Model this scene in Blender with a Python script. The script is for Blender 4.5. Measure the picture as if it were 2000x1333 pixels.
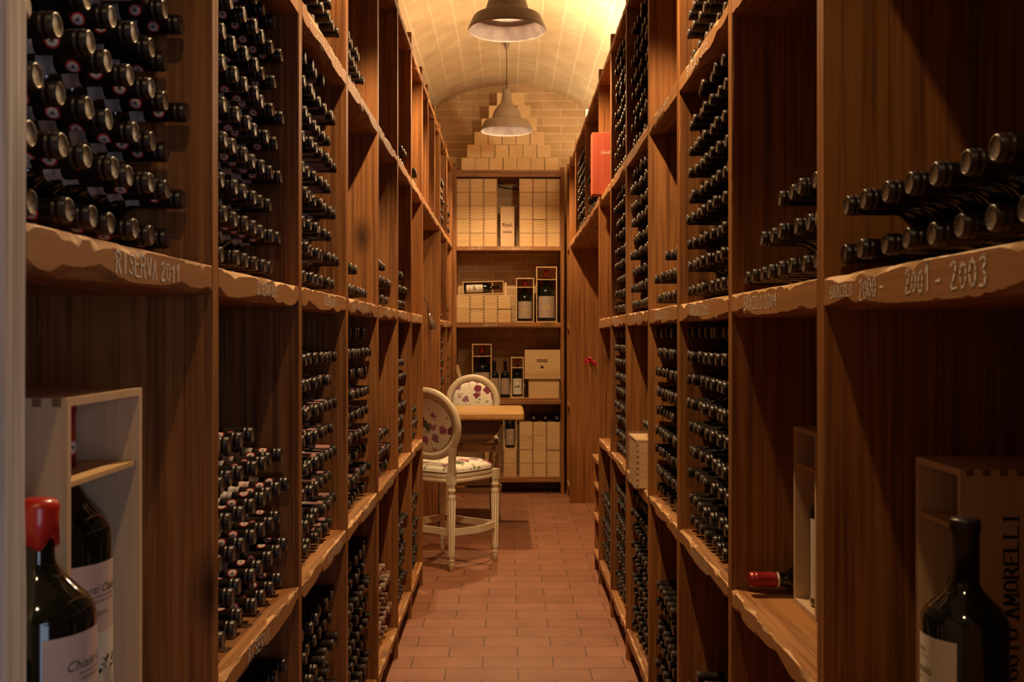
import bpy, math, random
import numpy as np
from mathutils import Matrix, Vector

for _o in list(bpy.data.objects):
    bpy.data.objects.remove(_o, do_unlink=True)
SC = bpy.context.scene
COL = SC.collection
PI = math.pi
R = math.radians
EYE = 1.54
F = 1944.4

# ------------------------------------------------------------------ camera
cd = bpy.data.cameras.new('camera')
cam = bpy.data.objects.new('camera', cd)
COL.objects.link(cam)
cam.location = (0, 0, EYE)
cam.rotation_euler = (R(90), 0, 0)
cd.sensor_width = 36
cd.lens = 35
cd.shift_x = 0.003
cd.shift_y = -0.00525
cd.clip_start = 0.05
cd.dof.use_dof = True
cd.dof.focus_distance = 4.0
cd.dof.aperture_fstop = 9.0
SC.camera = cam

# ------------------------------------------------------------------ world, lights, exposure
w = bpy.data.worlds.new('world')
SC.world = w
w.use_nodes = True
w.node_tree.nodes['Background'].inputs[0].default_value = (0.75, 0.62, 0.5, 1)
w.node_tree.nodes['Background'].inputs[1].default_value = 0.004
SC.view_settings.view_transform = 'Standard'
SC.view_settings.look = 'None'
SC.view_settings.gamma = 1.0
SC.view_settings.use_curve_mapping = False
SC.view_settings.exposure = 0.55

WARM = (1.0, 0.66, 0.34)
COOL = (0.62, 0.76, 1.0)
LAMP_Y = (8.54, 5.73, 2.92, 0.11)
LAMP_Z = 3.295                        # rim of the pendant shades


def light(name, kind, loc, energy, color, rot=(0, 0, 0), **kw):
    d = bpy.data.lights.new(name, kind)
    d.energy = energy
    d.color = color
    for k_, v_ in kw.items():
        setattr(d, k_, v_)
    o = bpy.data.objects.new(name, d)
    COL.objects.link(o)
    o.location = loc
    o.rotation_euler = rot
    return o


# bulbs of the four pendants along the aisle (the two nearest hang above the frame)
for _y, _e, _z, _a in ((LAMP_Y[0], 148, .104, 132), (LAMP_Y[1], 170, .104, 132), (LAMP_Y[2], 140, .150, 118), (LAMP_Y[3], 24, .150, 118)):
    light('pendant_light', 'SPOT', (-.02 if _y > 7 else -.01, _y, LAMP_Z + _z), _e, WARM, shadow_soft_size=0.03, spot_size=R(_a),
          spot_blend=.45 if _z < .12 else .22)
# uplights lying on top of the racks, throwing light on the vault
UPC = (1.0, 0.76, 0.46)
light('rack_uplight', 'POINT', (0.64, 7.0, 3.24), 44, UPC, shadow_soft_size=0.06)
light('rack_uplight', 'AREA', (0.92, 7.6, 3.20), 22, UPC, rot=(R(180), 0, 0), shape='RECTANGLE', size=0.1, size_y=4.4)
light('rack_uplight', 'AREA', (-0.92, 5.6, 3.20), 4, UPC, rot=(R(180), 0, 0), shape='RECTANGLE', size=0.1, size_y=6.0)
light('rack_uplight', 'AREA', (0.92, 3.6, 3.20), 4, UPC, rot=(R(180), 0, 0), shape='RECTANGLE', size=0.1, size_y=3.4)
# daylight through the doorway behind the camera
light('doorway_daylight', 'AREA', (1.50, -1.25, 1.30), 15, COOL, rot=(R(90), 0, R(56)), shape='RECTANGLE', size=1.1, size_y=2.1)

# ------------------------------------------------------------------ materials


class NT:
    def __init__(s, name):
        s.m = bpy.data.materials.new(name)
        s.m.use_nodes = True
        s.t = s.m.node_tree
        s.n = s.t.nodes
        s.b = s.n['Principled BSDF']

    def node(s, typ, **kw):
        nd = s.n.new(typ)
        for k_, v_ in kw.items():
            if k_.startswith('i_'):
                key = k_[2:]
                nd.inputs[int(key) if key.isdigit() else key.replace('_', ' ')].default_value = v_
            else:
                setattr(nd, k_, v_)
        return nd

    def link(s, a, b):
        s.t.links.new(a, b)

    def coords(s, scale=(1, 1, 1), kind='Object', rnd=True):
        tc = s.node('ShaderNodeTexCoord')
        out = tc.outputs[kind]
        if rnd:
            oi = s.node('ShaderNodeObjectInfo')
            mu = s.node('ShaderNodeMath', operation='MULTIPLY')
            mu.inputs[1].default_value = 37.0
            s.link(oi.outputs['Random'], mu.inputs[0])
            ad = s.node('ShaderNodeVectorMath', operation='ADD')
            s.link(out, ad.inputs[0])
            s.link(mu.outputs[0], ad.inputs[1])
            out = ad.outputs[0]
        mp = s.node('ShaderNodeMapping')
        mp.inputs['Scale'].default_value = scale
        s.link(out, mp.inputs['Vector'])
        return mp.outputs[0]

    def ramp(s, fac, stops):
        r_ = s.node('ShaderNodeValToRGB')
        e = r_.color_ramp.elements
        e[0].position, e[0].color = stops[0][0], (*stops[0][1], 1)
        e[1].position, e[1].color = stops[-1][0], (*stops[-1][1], 1)
        for p_, c_ in stops[1:-1]:
            x_ = e.new(p_)
            x_.color = (*c_, 1)
        s.link(fac, r_.inputs[0])
        return r_.outputs[0]

    def mix(s, fac, a, b, mode='MIX'):
        m_ = s.node('ShaderNodeMix', data_type='RGBA', blend_type=mode)
        for sock, v in ((m_.inputs[0], fac), (m_.inputs[6], a), (m_.inputs[7], b)):
            if hasattr(v, 'links'):
                s.link(v, sock)
            elif isinstance(v, tuple):
                sock.default_value = (*v, 1)
            else:
                sock.default_value = v
        return m_.outputs[2]

    def bump(s, h, strength=0.3, dist=0.002):
        b_ = s.node('ShaderNodeBump')
        b_.inputs['Strength'].default_value = strength
        b_.inputs['Distance'].default_value = dist
        s.link(h, b_.inputs['Height'])
        s.link(b_.outputs[0], s.b.inputs['Normal'])

    def base(s, c):
        if isinstance(c, tuple):
            s.b.inputs['Base Color'].default_value = (*c, 1)
        else:
            s.link(c, s.b.inputs['Base Color'])


def flat(name, c, rough=0.5, metal=0.0, coat=0.0, spec=0.5):
    t = NT(name)
    t.base(c)
    t.b.inputs['Roughness'].default_value = rough
    t.b.inputs['Metallic'].default_value = metal
    t.b.inputs['Coat Weight'].default_value = coat
    t.b.inputs['Specular IOR Level'].default_value = spec
    return t.m


def wood(name, axis, dark, light_, rough=0.55, scale=1.0, knots=True, bump=0.35, kn=(0.05, 0.016, 0.006), gr=0.085):
    t = NT(name)
    s1 = [15 * scale] * 3
    s1[axis] = 0.4 * scale
    v = t.coords(tuple(s1))
    n1 = t.node('ShaderNodeTexNoise')
    n1.inputs['Scale'].default_value = 1.0
    n1.inputs['Detail'].default_value = 3.0
    n1.inputs['Distortion'].default_value = 0.6
    t.link(v, n1.inputs['Vector'])
    # growth ring bands
    mu = t.node('ShaderNodeMath', operation='MULTIPLY')
    mu.inputs[1].default_value = 34.0
    t.link(n1.outputs['Fac'], mu.inputs[0])
    sn = t.node('ShaderNodeMath', operation='SINE')
    t.link(mu.outputs[0], sn.inputs[0])
    s2 = [105 * scale] * 3
    s2[axis] = 2.2 * scale
    v2 = t.coords(tuple(s2))
    n2 = t.node('ShaderNodeTexNoise')
    n2.inputs['Scale'].default_value = 1.0
    n2.inputs['Detail'].default_value = 4.0
    t.link(v2, n2.inputs['Vector'])
    s3 = [2.2, 2.2, 2.2]
    s3[axis] = 0.8
    v3 = t.coords(tuple(s3))
    n3 = t.node('ShaderNodeTexNoise')
    n3.inputs['Scale'].default_value = 1.0
    n3.inputs['Detail'].default_value = 2.0
    t.link(v3, n3.inputs['Vector'])
    a = t.node('ShaderNodeMath', operation='MULTIPLY_ADD')
    a.inputs[1].default_value = gr
    a.inputs[2].default_value = 0.0
    t.link(sn.outputs[0], a.inputs[0])
    b = t.node('ShaderNodeMath', operation='MULTIPLY_ADD')
    b.inputs[1].default_value = 1.05 if gr > .05 else .6
    t.link(n2.outputs['Fac'], b.inputs[0])
    t.link(a.outputs[0], b.inputs[2])
    c = t.node('ShaderNodeMath', operation='MULTIPLY_ADD')
    c.inputs[1].default_value = 0.65
    t.link(n3.outputs['Fac'], c.inputs[0])
    t.link(b.outputs[0], c.inputs[2])
    mid = tuple((p + q) / 2 for p, q in zip(dark, light_))
    colr = t.ramp(c.outputs[0], [(0.58, dark), (0.80, mid), (1.0, light_)] if gr > .05 else [(0.40, dark), (0.62, mid), (0.90, light_)])
    if knots:
        sk = [3.2 * scale] * 3
        sk[axis] = 1.5 * scale
        vk = t.coords(tuple(sk))
        vo = t.node('ShaderNodeTexVoronoi')
        vo.inputs['Scale'].default_value = 1.0
        t.link(vk, vo.inputs['Vector'])
        kf = t.ramp(vo.outputs['Distance'], [(0.025, (1, 1, 1)), (0.15, (0, 0, 0))])
        colr = t.mix(kf, colr, kn)
    t.base(colr)
    t.b.inputs['Roughness'].default_value = rough
    t.b.inputs['Specular IOR Level'].default_value = 0.35
    t.bump(b.outputs[0], bump, 0.0015)
    return t.m


def dirty(name, c1, c2, rough, scale=12.0, metal=0.0, bump=0.1, spec=0.5):
    t = NT(name)
    v = t.coords((scale,) * 3)
    n1 = t.node('ShaderNodeTexNoise')
    n1.inputs['Scale'].default_value = 1.0
    n1.inputs['Detail'].default_value = 5.0
    t.link(v, n1.inputs['Vector'])
    t.base(t.ramp(n1.outputs['Fac'], [(0.35, c1), (0.65, c2)]))
    t.b.inputs['Roughness'].default_value = rough
    t.b.inputs['Metallic'].default_value = metal
    t.b.inputs['Specular IOR Level'].default_value = spec
    t.bump(n1.outputs['Fac'], bump, 0.001)
    return t.m


def brick(name, c1, c2, mortar, bw, bh, ms, kind='UV', rough=0.85, bias=0.0, offset=0.5, bump=0.6, ribs=0):
    t = NT(name)
    tc = t.node('ShaderNodeTexCoord')
    v = tc.outputs[kind]
    bt = t.node('ShaderNodeTexBrick')
    bt.offset = offset
    bt.inputs['Color1'].default_value = (*c1, 1)
    bt.inputs['Color2'].default_value = (*c2, 1)
    bt.inputs['Mortar'].default_value = (*mortar, 1)
    bt.inputs['Scale'].default_value = 1.0
    bt.inputs['Brick Width'].default_value = bw
    bt.inputs['Row Height'].default_value = bh
    bt.inputs['Mortar Size'].default_value = ms
    bt.inputs['Mortar Smooth'].default_value = 0.3
    bt.inputs['Bias'].default_value = bias
    # wobble the joints a little
    nz = t.node('ShaderNodeTexNoise')
    nz.inputs['Scale'].default_value = 9.0
    nz.inputs['Detail'].default_value = 3.0
    t.link(v, nz.inputs['Vector'])
    sb = t.node('ShaderNodeVectorMath', operation='SUBTRACT')
    sb.inputs[1].default_value = (0.5, 0.5, 0.5)
    t.link(nz.outputs['Color'], sb.inputs[0])
    sc = t.node('ShaderNodeVectorMath', operation='SCALE')
    sc.inputs['Scale'].default_value = ms * 1.6
    t.link(sb.outputs[0], sc.inputs[0])
    ad = t.node('ShaderNodeVectorMath', operation='ADD')
    t.link(v, ad.inputs[0])
    t.link(sc.outputs[0], ad.inputs[1])
    t.link(ad.outputs[0], bt.inputs['Vector'])
    n2 = t.node('ShaderNodeTexNoise')
    n2.inputs['Scale'].default_value = 5.0
    n2.inputs['Detail'].default_value = 6.0
    t.link(v, n2.inputs['Vector'])
    sh = t.ramp(n2.outputs['Fac'], [(0.3, (0.78, 0.76, 0.72)), (0.7, (1.0, 1.0, 1.0))])
    bc = bt.outputs['Color']
    if ribs:      # pointed joints running along the vault stand out paler
        sx = t.node('ShaderNodeSeparateXYZ')
        t.link(ad.outputs[0], sx.inputs[0])
        pp = t.node('ShaderNodeMath', operation='PINGPONG')
        pp.inputs[1].default_value = ribs / 2
        t.link(sx.outputs['Y'], pp.inputs[0])
        rm = t.ramp(pp.outputs[0], [(0.004, (1, 1, 1)), (0.010, (0, 0, 0))])
        bc = t.mix(rm, bc, (0.80, 0.65, 0.43))
    t.base(t.mix(1.0, bc, sh, 'MULTIPLY'))
    t.b.inputs['Roughness'].default_value = rough
    inv = t.node('ShaderNodeMath', operation='SUBTRACT')
    inv.inputs[0].default_value = 1.0
    t.link(bt.outputs['Fac'], inv.inputs[1])
    ma = t.node('ShaderNodeMath', operation='MULTIPLY_ADD')
    ma.inputs[1].default_value = 0.25
    t.link(n2.outputs['Fac'], ma.inputs[0])
    t.link(inv.outputs[0], ma.inputs[2])
    t.bump(ma.outputs[0], bump, 0.003)
    return t.m


def floral(name, sc=11.0):
    t = NT(name)
    v = t.coords((sc,) * 3, rnd=True)
    nz = t.node('ShaderNodeTexNoise')
    nz.inputs['Scale'].default_value = 3.0
    nz.inputs['Detail'].default_value = 3.0
    t.link(v, nz.inputs['Vector'])
    sm = t.node('ShaderNodeVectorMath', operation='SCALE')
    sm.inputs['Scale'].default_value = 0.7
    t.link(nz.outputs['Color'], sm.inputs[0])
    ad = t.node('ShaderNodeVectorMath', operation='ADD')
    t.link(v, ad.inputs[0])
    t.link(sm.outputs[0], ad.inputs[1])
    base = (0.80, 0.74, 0.60)
    vo = t.node('ShaderNodeTexVoronoi')
    vo.inputs['Scale'].default_value = 1.0
    t.link(ad.outputs[0], vo.inputs['Vector'])
    sep = t.node('ShaderNodeSeparateColor')
    t.link(vo.outputs['Color'], sep.inputs[0])
    kind = t.ramp(sep.outputs[0], [(0.0, (0.30, 0.02, 0.09)), (0.22, (0.55, 0.17, 0.28)), (0.40, (0.42, 0.22, 0.38)),
                                   (0.52, (0.13, 0.17, 0.07)), (0.70, (0.70, 0.52, 0.12)), (0.78, base)])
    kind.node.color_ramp.interpolation = 'CONSTANT'
    pet = t.node('ShaderNodeTexVoronoi')
    pet.inputs['Scale'].default_value = 5.0
    t.link(ad.outputs[0], pet.inputs['Vector'])
    pc = t.ramp(pet.outputs['Distance'], [(0.0, (1.0, 1.0, 1.0)), (0.7, (0.45, 0.40, 0.45))])
    flow = t.mix(0.8, kind, pc, 'MULTIPLY')
    msk = t.ramp(vo.outputs['Distance'], [(0.40, (1, 1, 1)), (0.46, (0, 0, 0))])
    lf = t.node('ShaderNodeTexVoronoi')
    lf.inputs['Scale'].default_value = 2.3
    t.link(ad.outputs[0], lf.inputs['Vector'])
    ls = t.node('ShaderNodeSeparateColor')
    t.link(lf.outputs['Color'], ls.inputs[0])
    lc = t.ramp(ls.outputs[1], [(0.0, (0.20, 0.24, 0.11)), (0.3, (0.36, 0.30, 0.16)), (0.42, base)])
    lc.node.color_ramp.interpolation = 'CONSTANT'
    lm = t.ramp(lf.outputs['Distance'], [(0.26, (1, 1, 1)), (0.34, (0, 0, 0))])
    base2 = t.mix(lm, base, lc)
    c = t.mix(msk, base2, t.mix(t.ramp(sep.outputs[0], [(0.77, (0, 0, 0)), (0.785, (1, 1, 1))]), flow, base2))
    t.base(c)
    t.b.inputs['Roughness'].default_value = 0.8
    t.b.inputs['Sheen Weight'].default_value = 0.1
    return t.m


M = {}
WD, WL = (0.135, 0.044, 0.010), (0.34, 0.135, 0.036)
M['upright'] = wood('stained_upright_wood', 2, WD, WL)
M['shelf'] = wood('stained_shelf_wood', 1, (0.19, 0.070, 0.018), (0.40, 0.175, 0.052), bump=0.5)
M['hewn'] = wood('smooth_hewn_edge_wood', 1, (0.30, 0.125, 0.040), (0.42, 0.20, 0.075), knots=False, gr=0.03, bump=0.3)
M['grey_wood'] = wood('pale_grey_wood', 2, (0.36, 0.29, 0.23), (0.66, 0.58, 0.50), rough=0.32, bump=0.3)  # paler, greyer tone than the other uprights, for the nearest left post
M['chip'] = wood('chipped_raw_wood', 1, (0.46, 0.235, 0.095), (0.66, 0.40, 0.19), knots=False, bump=0.8)
M['end_shelf'] = wood('end_shelf_wood', 0, (0.14, 0.052, 0.014), (0.40, 0.175, 0.058))
M['table'] = wood('table_wood', 0, (0.40, 0.20, 0.06), (0.66, 0.40, 0.15), rough=0.35, knots=False)
M['dark_wood'] = wood('dark_table_wood', 0, (0.07, 0.028, 0.012), (0.14, 0.06, 0.025), rough=0.4, knots=False)
M['pine_v'] = wood('pale_pine_upright', 2, (0.52, 0.34, 0.19), (0.70, 0.49, 0.30), scale=1.0, bump=0.1, gr=0.04, kn=(0.22, 0.09, 0.03))
M['pine_h'] = wood('pale_pine_level', 0, (0.52, 0.31, 0.135), (0.70, 0.47, 0.235), scale=0.8, bump=0.06, gr=0.03, kn=(0.26, 0.10, 0.03))
M['pine_end'] = flat('pine_end_grain', (0.22, 0.11, 0.045), 0.8)
M['carton'] = dirty('kraft_carton', (0.60, 0.40, 0.20), (0.68, 0.46, 0.24), 0.8, 5, bump=0.05)
M['chalk'] = flat('white_chalk', (0.80, 0.72, 0.62), 0.95, spec=0.1)
M['glass'] = flat('dark_bottle_glass', (0.006, 0.007, 0.005), 0.07, coat=0.3)
M['capsule'] = flat('dark_foil_capsule', (0.022, 0.014, 0.011), 0.36, 0.25)
M['tip'] = dirty('embossed_capsule_top', (0.06, 0.045, 0.035), (0.26, 0.20, 0.15), 0.40, 240, 0.55, 0.6)
M['red_cap'] = flat('red_foil', (0.30, 0.018, 0.016), 0.35, 0.2)
M['wax'] = flat('red_sealing_wax', (0.42, 0.018, 0.010), 0.30, coat=0.4)
M['dust_cap'] = dirty('dusty_faded_capsule', (0.24, 0.10, 0.07), (0.34, 0.24, 0.16), 0.75, 60)
M['band'] = dirty('printed_paper_band', (0.50, 0.42, 0.40), (0.62, 0.55, 0.50), 0.7, 150)
M['band_pink'] = dirty('pink_paper_band', (0.60, 0.32, 0.28), (0.60, 0.46, 0.38), 0.7, 220)
M['seal_red'] = flat('seal_red', (0.50, 0.035, 0.035), 0.5)
M['seal_white'] = flat('seal_white', (0.66, 0.58, 0.56), 0.6)
M['seal_far'] = flat('small_red_and_white_seal', (0.42, 0.20, 0.19), 0.6)
M['ink'] = flat('black_ink', (0.015, 0.012, 0.012), 0.6)
M['brown_ink'] = flat('brown_ink', (0.10, 0.035, 0.02), 0.7)
M['grey_ink'] = flat('grey_ink', (0.16, 0.12, 0.11), 0.7)
M['gold'] = flat('pale_gold_ink', (0.50, 0.36, 0.16), 0.5, 0.2)
M['label_pink'] = flat('pinkish_paper_label', (0.56, 0.40, 0.33), 0.7)
M['label_cream'] = flat('cream_paper_label', (0.66, 0.58, 0.46), 0.7)
M['label_grey'] = flat('grey_brown_paper_label', (0.36, 0.26, 0.19), 0.7)
M['shade'] = dirty('brown_enamel_shade', (0.15, 0.105, 0.07), (0.19, 0.13, 0.085), 0.5, 30)
M['shade_in'] = dirty('pale_enamel_inside', (0.50, 0.40, 0.34), (0.78, 0.66, 0.56), 0.55, 14)
M['cord'] = flat('dark_cord', (0.03, 0.02, 0.015), 0.6)
M['paint'] = dirty('cream_chair_paint', (0.60, 0.49, 0.33), (0.68, 0.57, 0.40), 0.38, 8, bump=0.03)
M['floral'] = floral('floral_fabric')
M['floral_big'] = floral('floral_back_fabric', 13.0)
M['piping'] = flat('brown_piping', (0.16, 0.08, 0.035), 0.7)
M['redbox'] = wood('red_painted_wood', 2, (0.42, 0.075, 0.038), (0.50, 0.105, 0.055), knots=False, rough=0.5, bump=0.15)
M['white_ink'] = flat('white_print', (0.85, 0.75, 0.62), 0.6)
M['petal'] = dirty('red_petal', (0.50, 0.01, 0.02), (0.65, 0.02, 0.06), 0.6, 60)
M['stem'] = flat('green_stem', (0.05, 0.09, 0.025), 0.6)
M['lampmetal'] = flat('brushed_lamp_metal', (0.35, 0.27, 0.2), 0.35, 0.8)
M['bag'] = flat('orange_paper_bag', (0.55, 0.25, 0.09), 0.8)
M['ribbon'] = flat('yellow_ribbon', (0.75, 0.50, 0.10), 0.6)
M['floor'] = brick('terracotta_tiles', (0.30, 0.120, 0.062), (0.355, 0.150, 0.080), (0.10, 0.052, 0.028), 0.332, 0.161, 0.0035,
                   rough=0.48, bump=0.25)
M['vault'] = brick('vault_tiles', (0.66, 0.50, 0.30), (0.72, 0.56, 0.35), (0.76, 0.62, 0.41), 0.40, 0.172, 0.008, bump=0.35, ribs=0.172)
M['brick'] = brick('end_wall_brick', (0.50, 0.31, 0.155), (0.60, 0.39, 0.21), (0.68, 0.50, 0.30), 0.34, 0.0815, 0.0075)
t_ = NT('clear_plastic_wrap')
t_.base((0.9, 0.85, 0.75))
t_.b.inputs['Roughness'].default_value = 0.12
t_.b.inputs['Alpha'].default_value = 0.07
nz_ = t_.node('ShaderNodeTexNoise')
nz_.inputs['Scale'].default_value = 28.0
nz_.inputs['Distortion'].default_value = 1.5
t_.link(t_.coords((1, 1, 1)), nz_.inputs['Vector'])
t_.bump(nz_.outputs['Fac'], 1.0, 0.02)
M['wrap'] = t_.m
t_ = NT('lit_bulb')
t_.b.inputs['Emission Color'].default_value = (1, 0.80, 0.55, 1)
t_.b.inputs['Emission Strength'].default_value = 14.0
M['bulb'] = t_.m


# ------------------------------------------------------------------ mesh helpers
class MB:
    def __init__(s):
        s.v, s.f, s.mi, s.sm = [], [], [], []

    def add(s, vs, fs, mi=0, smooth=False):
        o = len(s.v)
        s.v += [tuple(p) for p in vs]
        for f in fs:
            s.f.append(tuple(i + o for i in f))
            s.mi.append(mi)
            s.sm.append(smooth)
        return s

    def box(s, x0, x1, y0, y1, z0, z1, mi=0, mat=None):
        vs = [Vector((x, y, z)) for z in (z0, z1) for y in (y0, y1) for x in (x0, x1)]
        if mat is not None:
            vs = [mat @ p for p in vs]
        return s.add(vs, [(0, 2, 3, 1), (4, 5, 7, 6), (0, 1, 5, 4), (2, 6, 7, 3), (0, 4, 6, 2), (1, 3, 7, 5)], mi)

    def lathe(s, prof, seg=24, mi=0, mat=None, mis=None, smooth=True, a0=0, a1=2 * PI):
        """prof: [(z, r)]; mis: material index for each ring band"""
        full = abs(a1 - a0 - 2 * PI) < 1e-6
        n = seg if full else seg + 1
        vs = []
        for z, r_ in prof:
            for k in range(n):
                a = a0 + (a1 - a0) * k / seg
                vs.append(Vector((r_ * math.cos(a), r_ * math.sin(a), z)))
        if mat is not None:
            vs = [mat @ p for p in vs]
        o = len(s.v)
        s.v += [tuple(p) for p in vs]
        for j in range(len(prof) - 1):
            for k in range(seg):
                k2 = (k + 1) % n
                s.f.append((o + j * n + k, o + j * n + k2, o + (j + 1) * n + k2, o + (j + 1) * n + k))
                s.mi.append(mis[j] if mis else mi)
                s.sm.append(smooth)
        return s

    def tube(s, pts, r_, seg=8, mi=0, closed=False, rx=None):
        """round tube along pts; r_ number or list"""
        pts = [Vector(p) for p in pts]
        n = len(pts)
        rs = r_ if isinstance(r_, (list, tuple)) else [r_] * n
        o = len(s.v)
        up = Vector((0, 0, 1))
        for i, p in enumerate(pts):
            a = pts[(i - 1) % n] if (closed or i > 0) else p
            b = pts[(i + 1) % n] if (closed or i < n - 1) else p
            d = (b - a).normalized()
            u = d.cross(up)
            if u.length < 1e-3:
                u = d.cross(Vector((0, 1, 0)))
            u.normalize()
            v = d.cross(u)
            for k in range(seg):
                an = 2 * PI * k / seg
                s.v.append(tuple(p + (u * math.cos(an) + v * math.sin(an)) * rs[i]))
        for i in range(n if closed else n - 1):
            j = (i + 1) % n
            for k in range(seg):
                k2 = (k + 1) % seg
                s.f.append((o + i * seg + k, o + i * seg + k2, o + j * seg + k2, o + j * seg + k))
                s.mi.append(mi)
                s.sm.append(True)
        if not closed:
            for base in (0, (n - 1) * seg):
                s.f.append(tuple(o + base + k for k in range(seg)))
                s.mi.append(mi)
                s.sm.append(False)
        return s

    def loft(s, rings, mi=0, closed_ring=True, caps=True, smooth=False, fmi=None):
        o = len(s.v)
        m = len(rings[0])
        for r_ in rings:
            s.v += [tuple(p) for p in r_]
        for i in range(len(rings) - 1):
            for k in range(m if closed_ring else m - 1):
                k2 = (k + 1) % m
                s.f.append((o + i * m + k, o + i * m + k2, o + (i + 1) * m + k2, o + (i + 1) * m + k))
                s.mi.append(fmi[k] if fmi else mi)
                s.sm.append(smooth)
        if caps:
            for b in (0, (len(rings) - 1) * m):
                s.f.append(tuple(o + b + k for k in range(m)))
                s.mi.append(mi)
                s.sm.append(False)
        return s

    def mesh(s, name, mats):
        me = bpy.data.meshes.new(name)
        me.from_pydata(s.v, [], s.f)
        for m_ in mats:
            me.materials.append(M[m_] if isinstance(m_, str) else m_)
        me.polygons.foreach_set('material_index', s.mi)
        me.polygons.foreach_set('use_smooth', s.sm)
        me.update()
        return me

    def obj(s, name, mats, parent=None, loc=None):
        return link(name, s.mesh(name, mats if isinstance(mats, (list, tuple)) else [mats]), parent, loc)


def link(name, me, parent=None, loc=None, mat=None):
    o = bpy.data.objects.new(name, me)
    COL.objects.link(o)
    if parent is not None:
        o.parent = parent
    if mat is not None:
        o.matrix_basis = mat
    elif loc is not None:
        o.location = loc
    return o


def tag(o, label=None, cat=None, group=None, kind=None):
    if label:
        o['label'] = label
    if cat:
        o['category'] = cat
    if group:
        o['group'] = group
    if kind:
        o['kind'] = kind
    return o


def thing(name, label, cat, loc=(0, 0, 0), group=None, mat=None):
    o = bpy.data.objects.new(name, None)
    o.empty_display_size = 0.05
    COL.objects.link(o)
    if mat is not None:
        o.matrix_basis = mat
    else:
        o.location = loc
    return tag(o, label, cat, group)


def copy_tree(o, parent=None):
    c = o.copy()
    COL.objects.link(c)
    if parent is not None:
        c.parent = parent
    for ch in list(o.children):
        copy_tree(ch, c)
    return c


def px(x, y):
    return (x - 994) * y / F


def pz(v, y):
    return EYE - (v - 656) * y / F


# ------------------------------------------------------------------ stroke lettering
SF = {
    'A': [[(0, 0), (.5, 1), (1, 0)], [(.2, .38), (.8, .38)]],
    'B': [[(0, 0), (0, 1), (.65, .97), (.8, .76), (.6, .55), (0, .52)], [(.6, .55), (.95, .32), (.75, .04), (0, 0)]],
    'C': [[(1, .85), (.65, 1), (.2, .85), (0, .5), (.2, .13), (.65, 0), (1, .15)]],
    'E': [[(1, 1), (0, 1), (0, 0), (1, 0)], [(0, .52), (.75, .52)]],
    'G': [[(1, .85), (.6, 1), (.18, .82), (0, .5), (.18, .15), (.6, 0), (1, .15), (1, .48), (.62, .48)]],
    'I': [[(.5, 0), (.5, 1)]],
    'L': [[(0, 1), (0, 0), (.9, 0)]],
    'M': [[(0, 0), (.08, 1), (.5, .25), (.92, 1), (1, 0)]],
    'N': [[(0, 0), (0, 1), (1, 0), (1, 1)]],
    'O': [[(.5, 1), (.12, .82), (0, .5), (.12, .16), (.5, 0), (.88, .16), (1, .5), (.88, .82), (.5, 1)]],
    'P': [[(0, 0), (0, 1), (.7, .96), (.9, .74), (.7, .5), (0, .46)]],
    'R': [[(0, 0), (0, 1), (.7, .96), (.88, .75), (.65, .53), (0, .5)], [(.5, .5), (1, 0)]],
    'S': [[(.92, .85), (.5, 1), (.1, .8), (.3, .58), (.75, .42), (.92, .2), (.5, 0), (.05, .14)]],
    'V': [[(0, 1), (.5, 0), (1, 1)]],
    '0': [[(.5, .9), (.15, .72), (.05, .45), (.18, .12), (.5, 0), (.85, .15), (.95, .45), (.85, .75), (.5, .9)]],
    '1': [[(.2, .62), (.6, 1), (.6, 0)]],
    '2': [[(.08, .78), (.4, 1), (.8, .88), (.78, .62), (.35, .28), (.05, 0), (.95, .02)]],
    '3': [[(.1, .92), (.6, 1), (.85, .78), (.4, .55), (.9, .35), (.7, .04), (.05, .05)]],
    '4': [[(.75, 0), (.75, 1), (.05, .35), (1, .35)]],
    '5': [[(.9, 1), (.2, 1), (.12, .58), (.6, .62), (.9, .35), (.6, .02), (.05, .06)]],
    '9': [[(.85, .62), (.5, .48), (.15, .65), (.3, .95), (.7, .98), (.86, .7), (.75, 0)]],
    '-': [[(.1, .42), (.9, .47)]],
}


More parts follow.
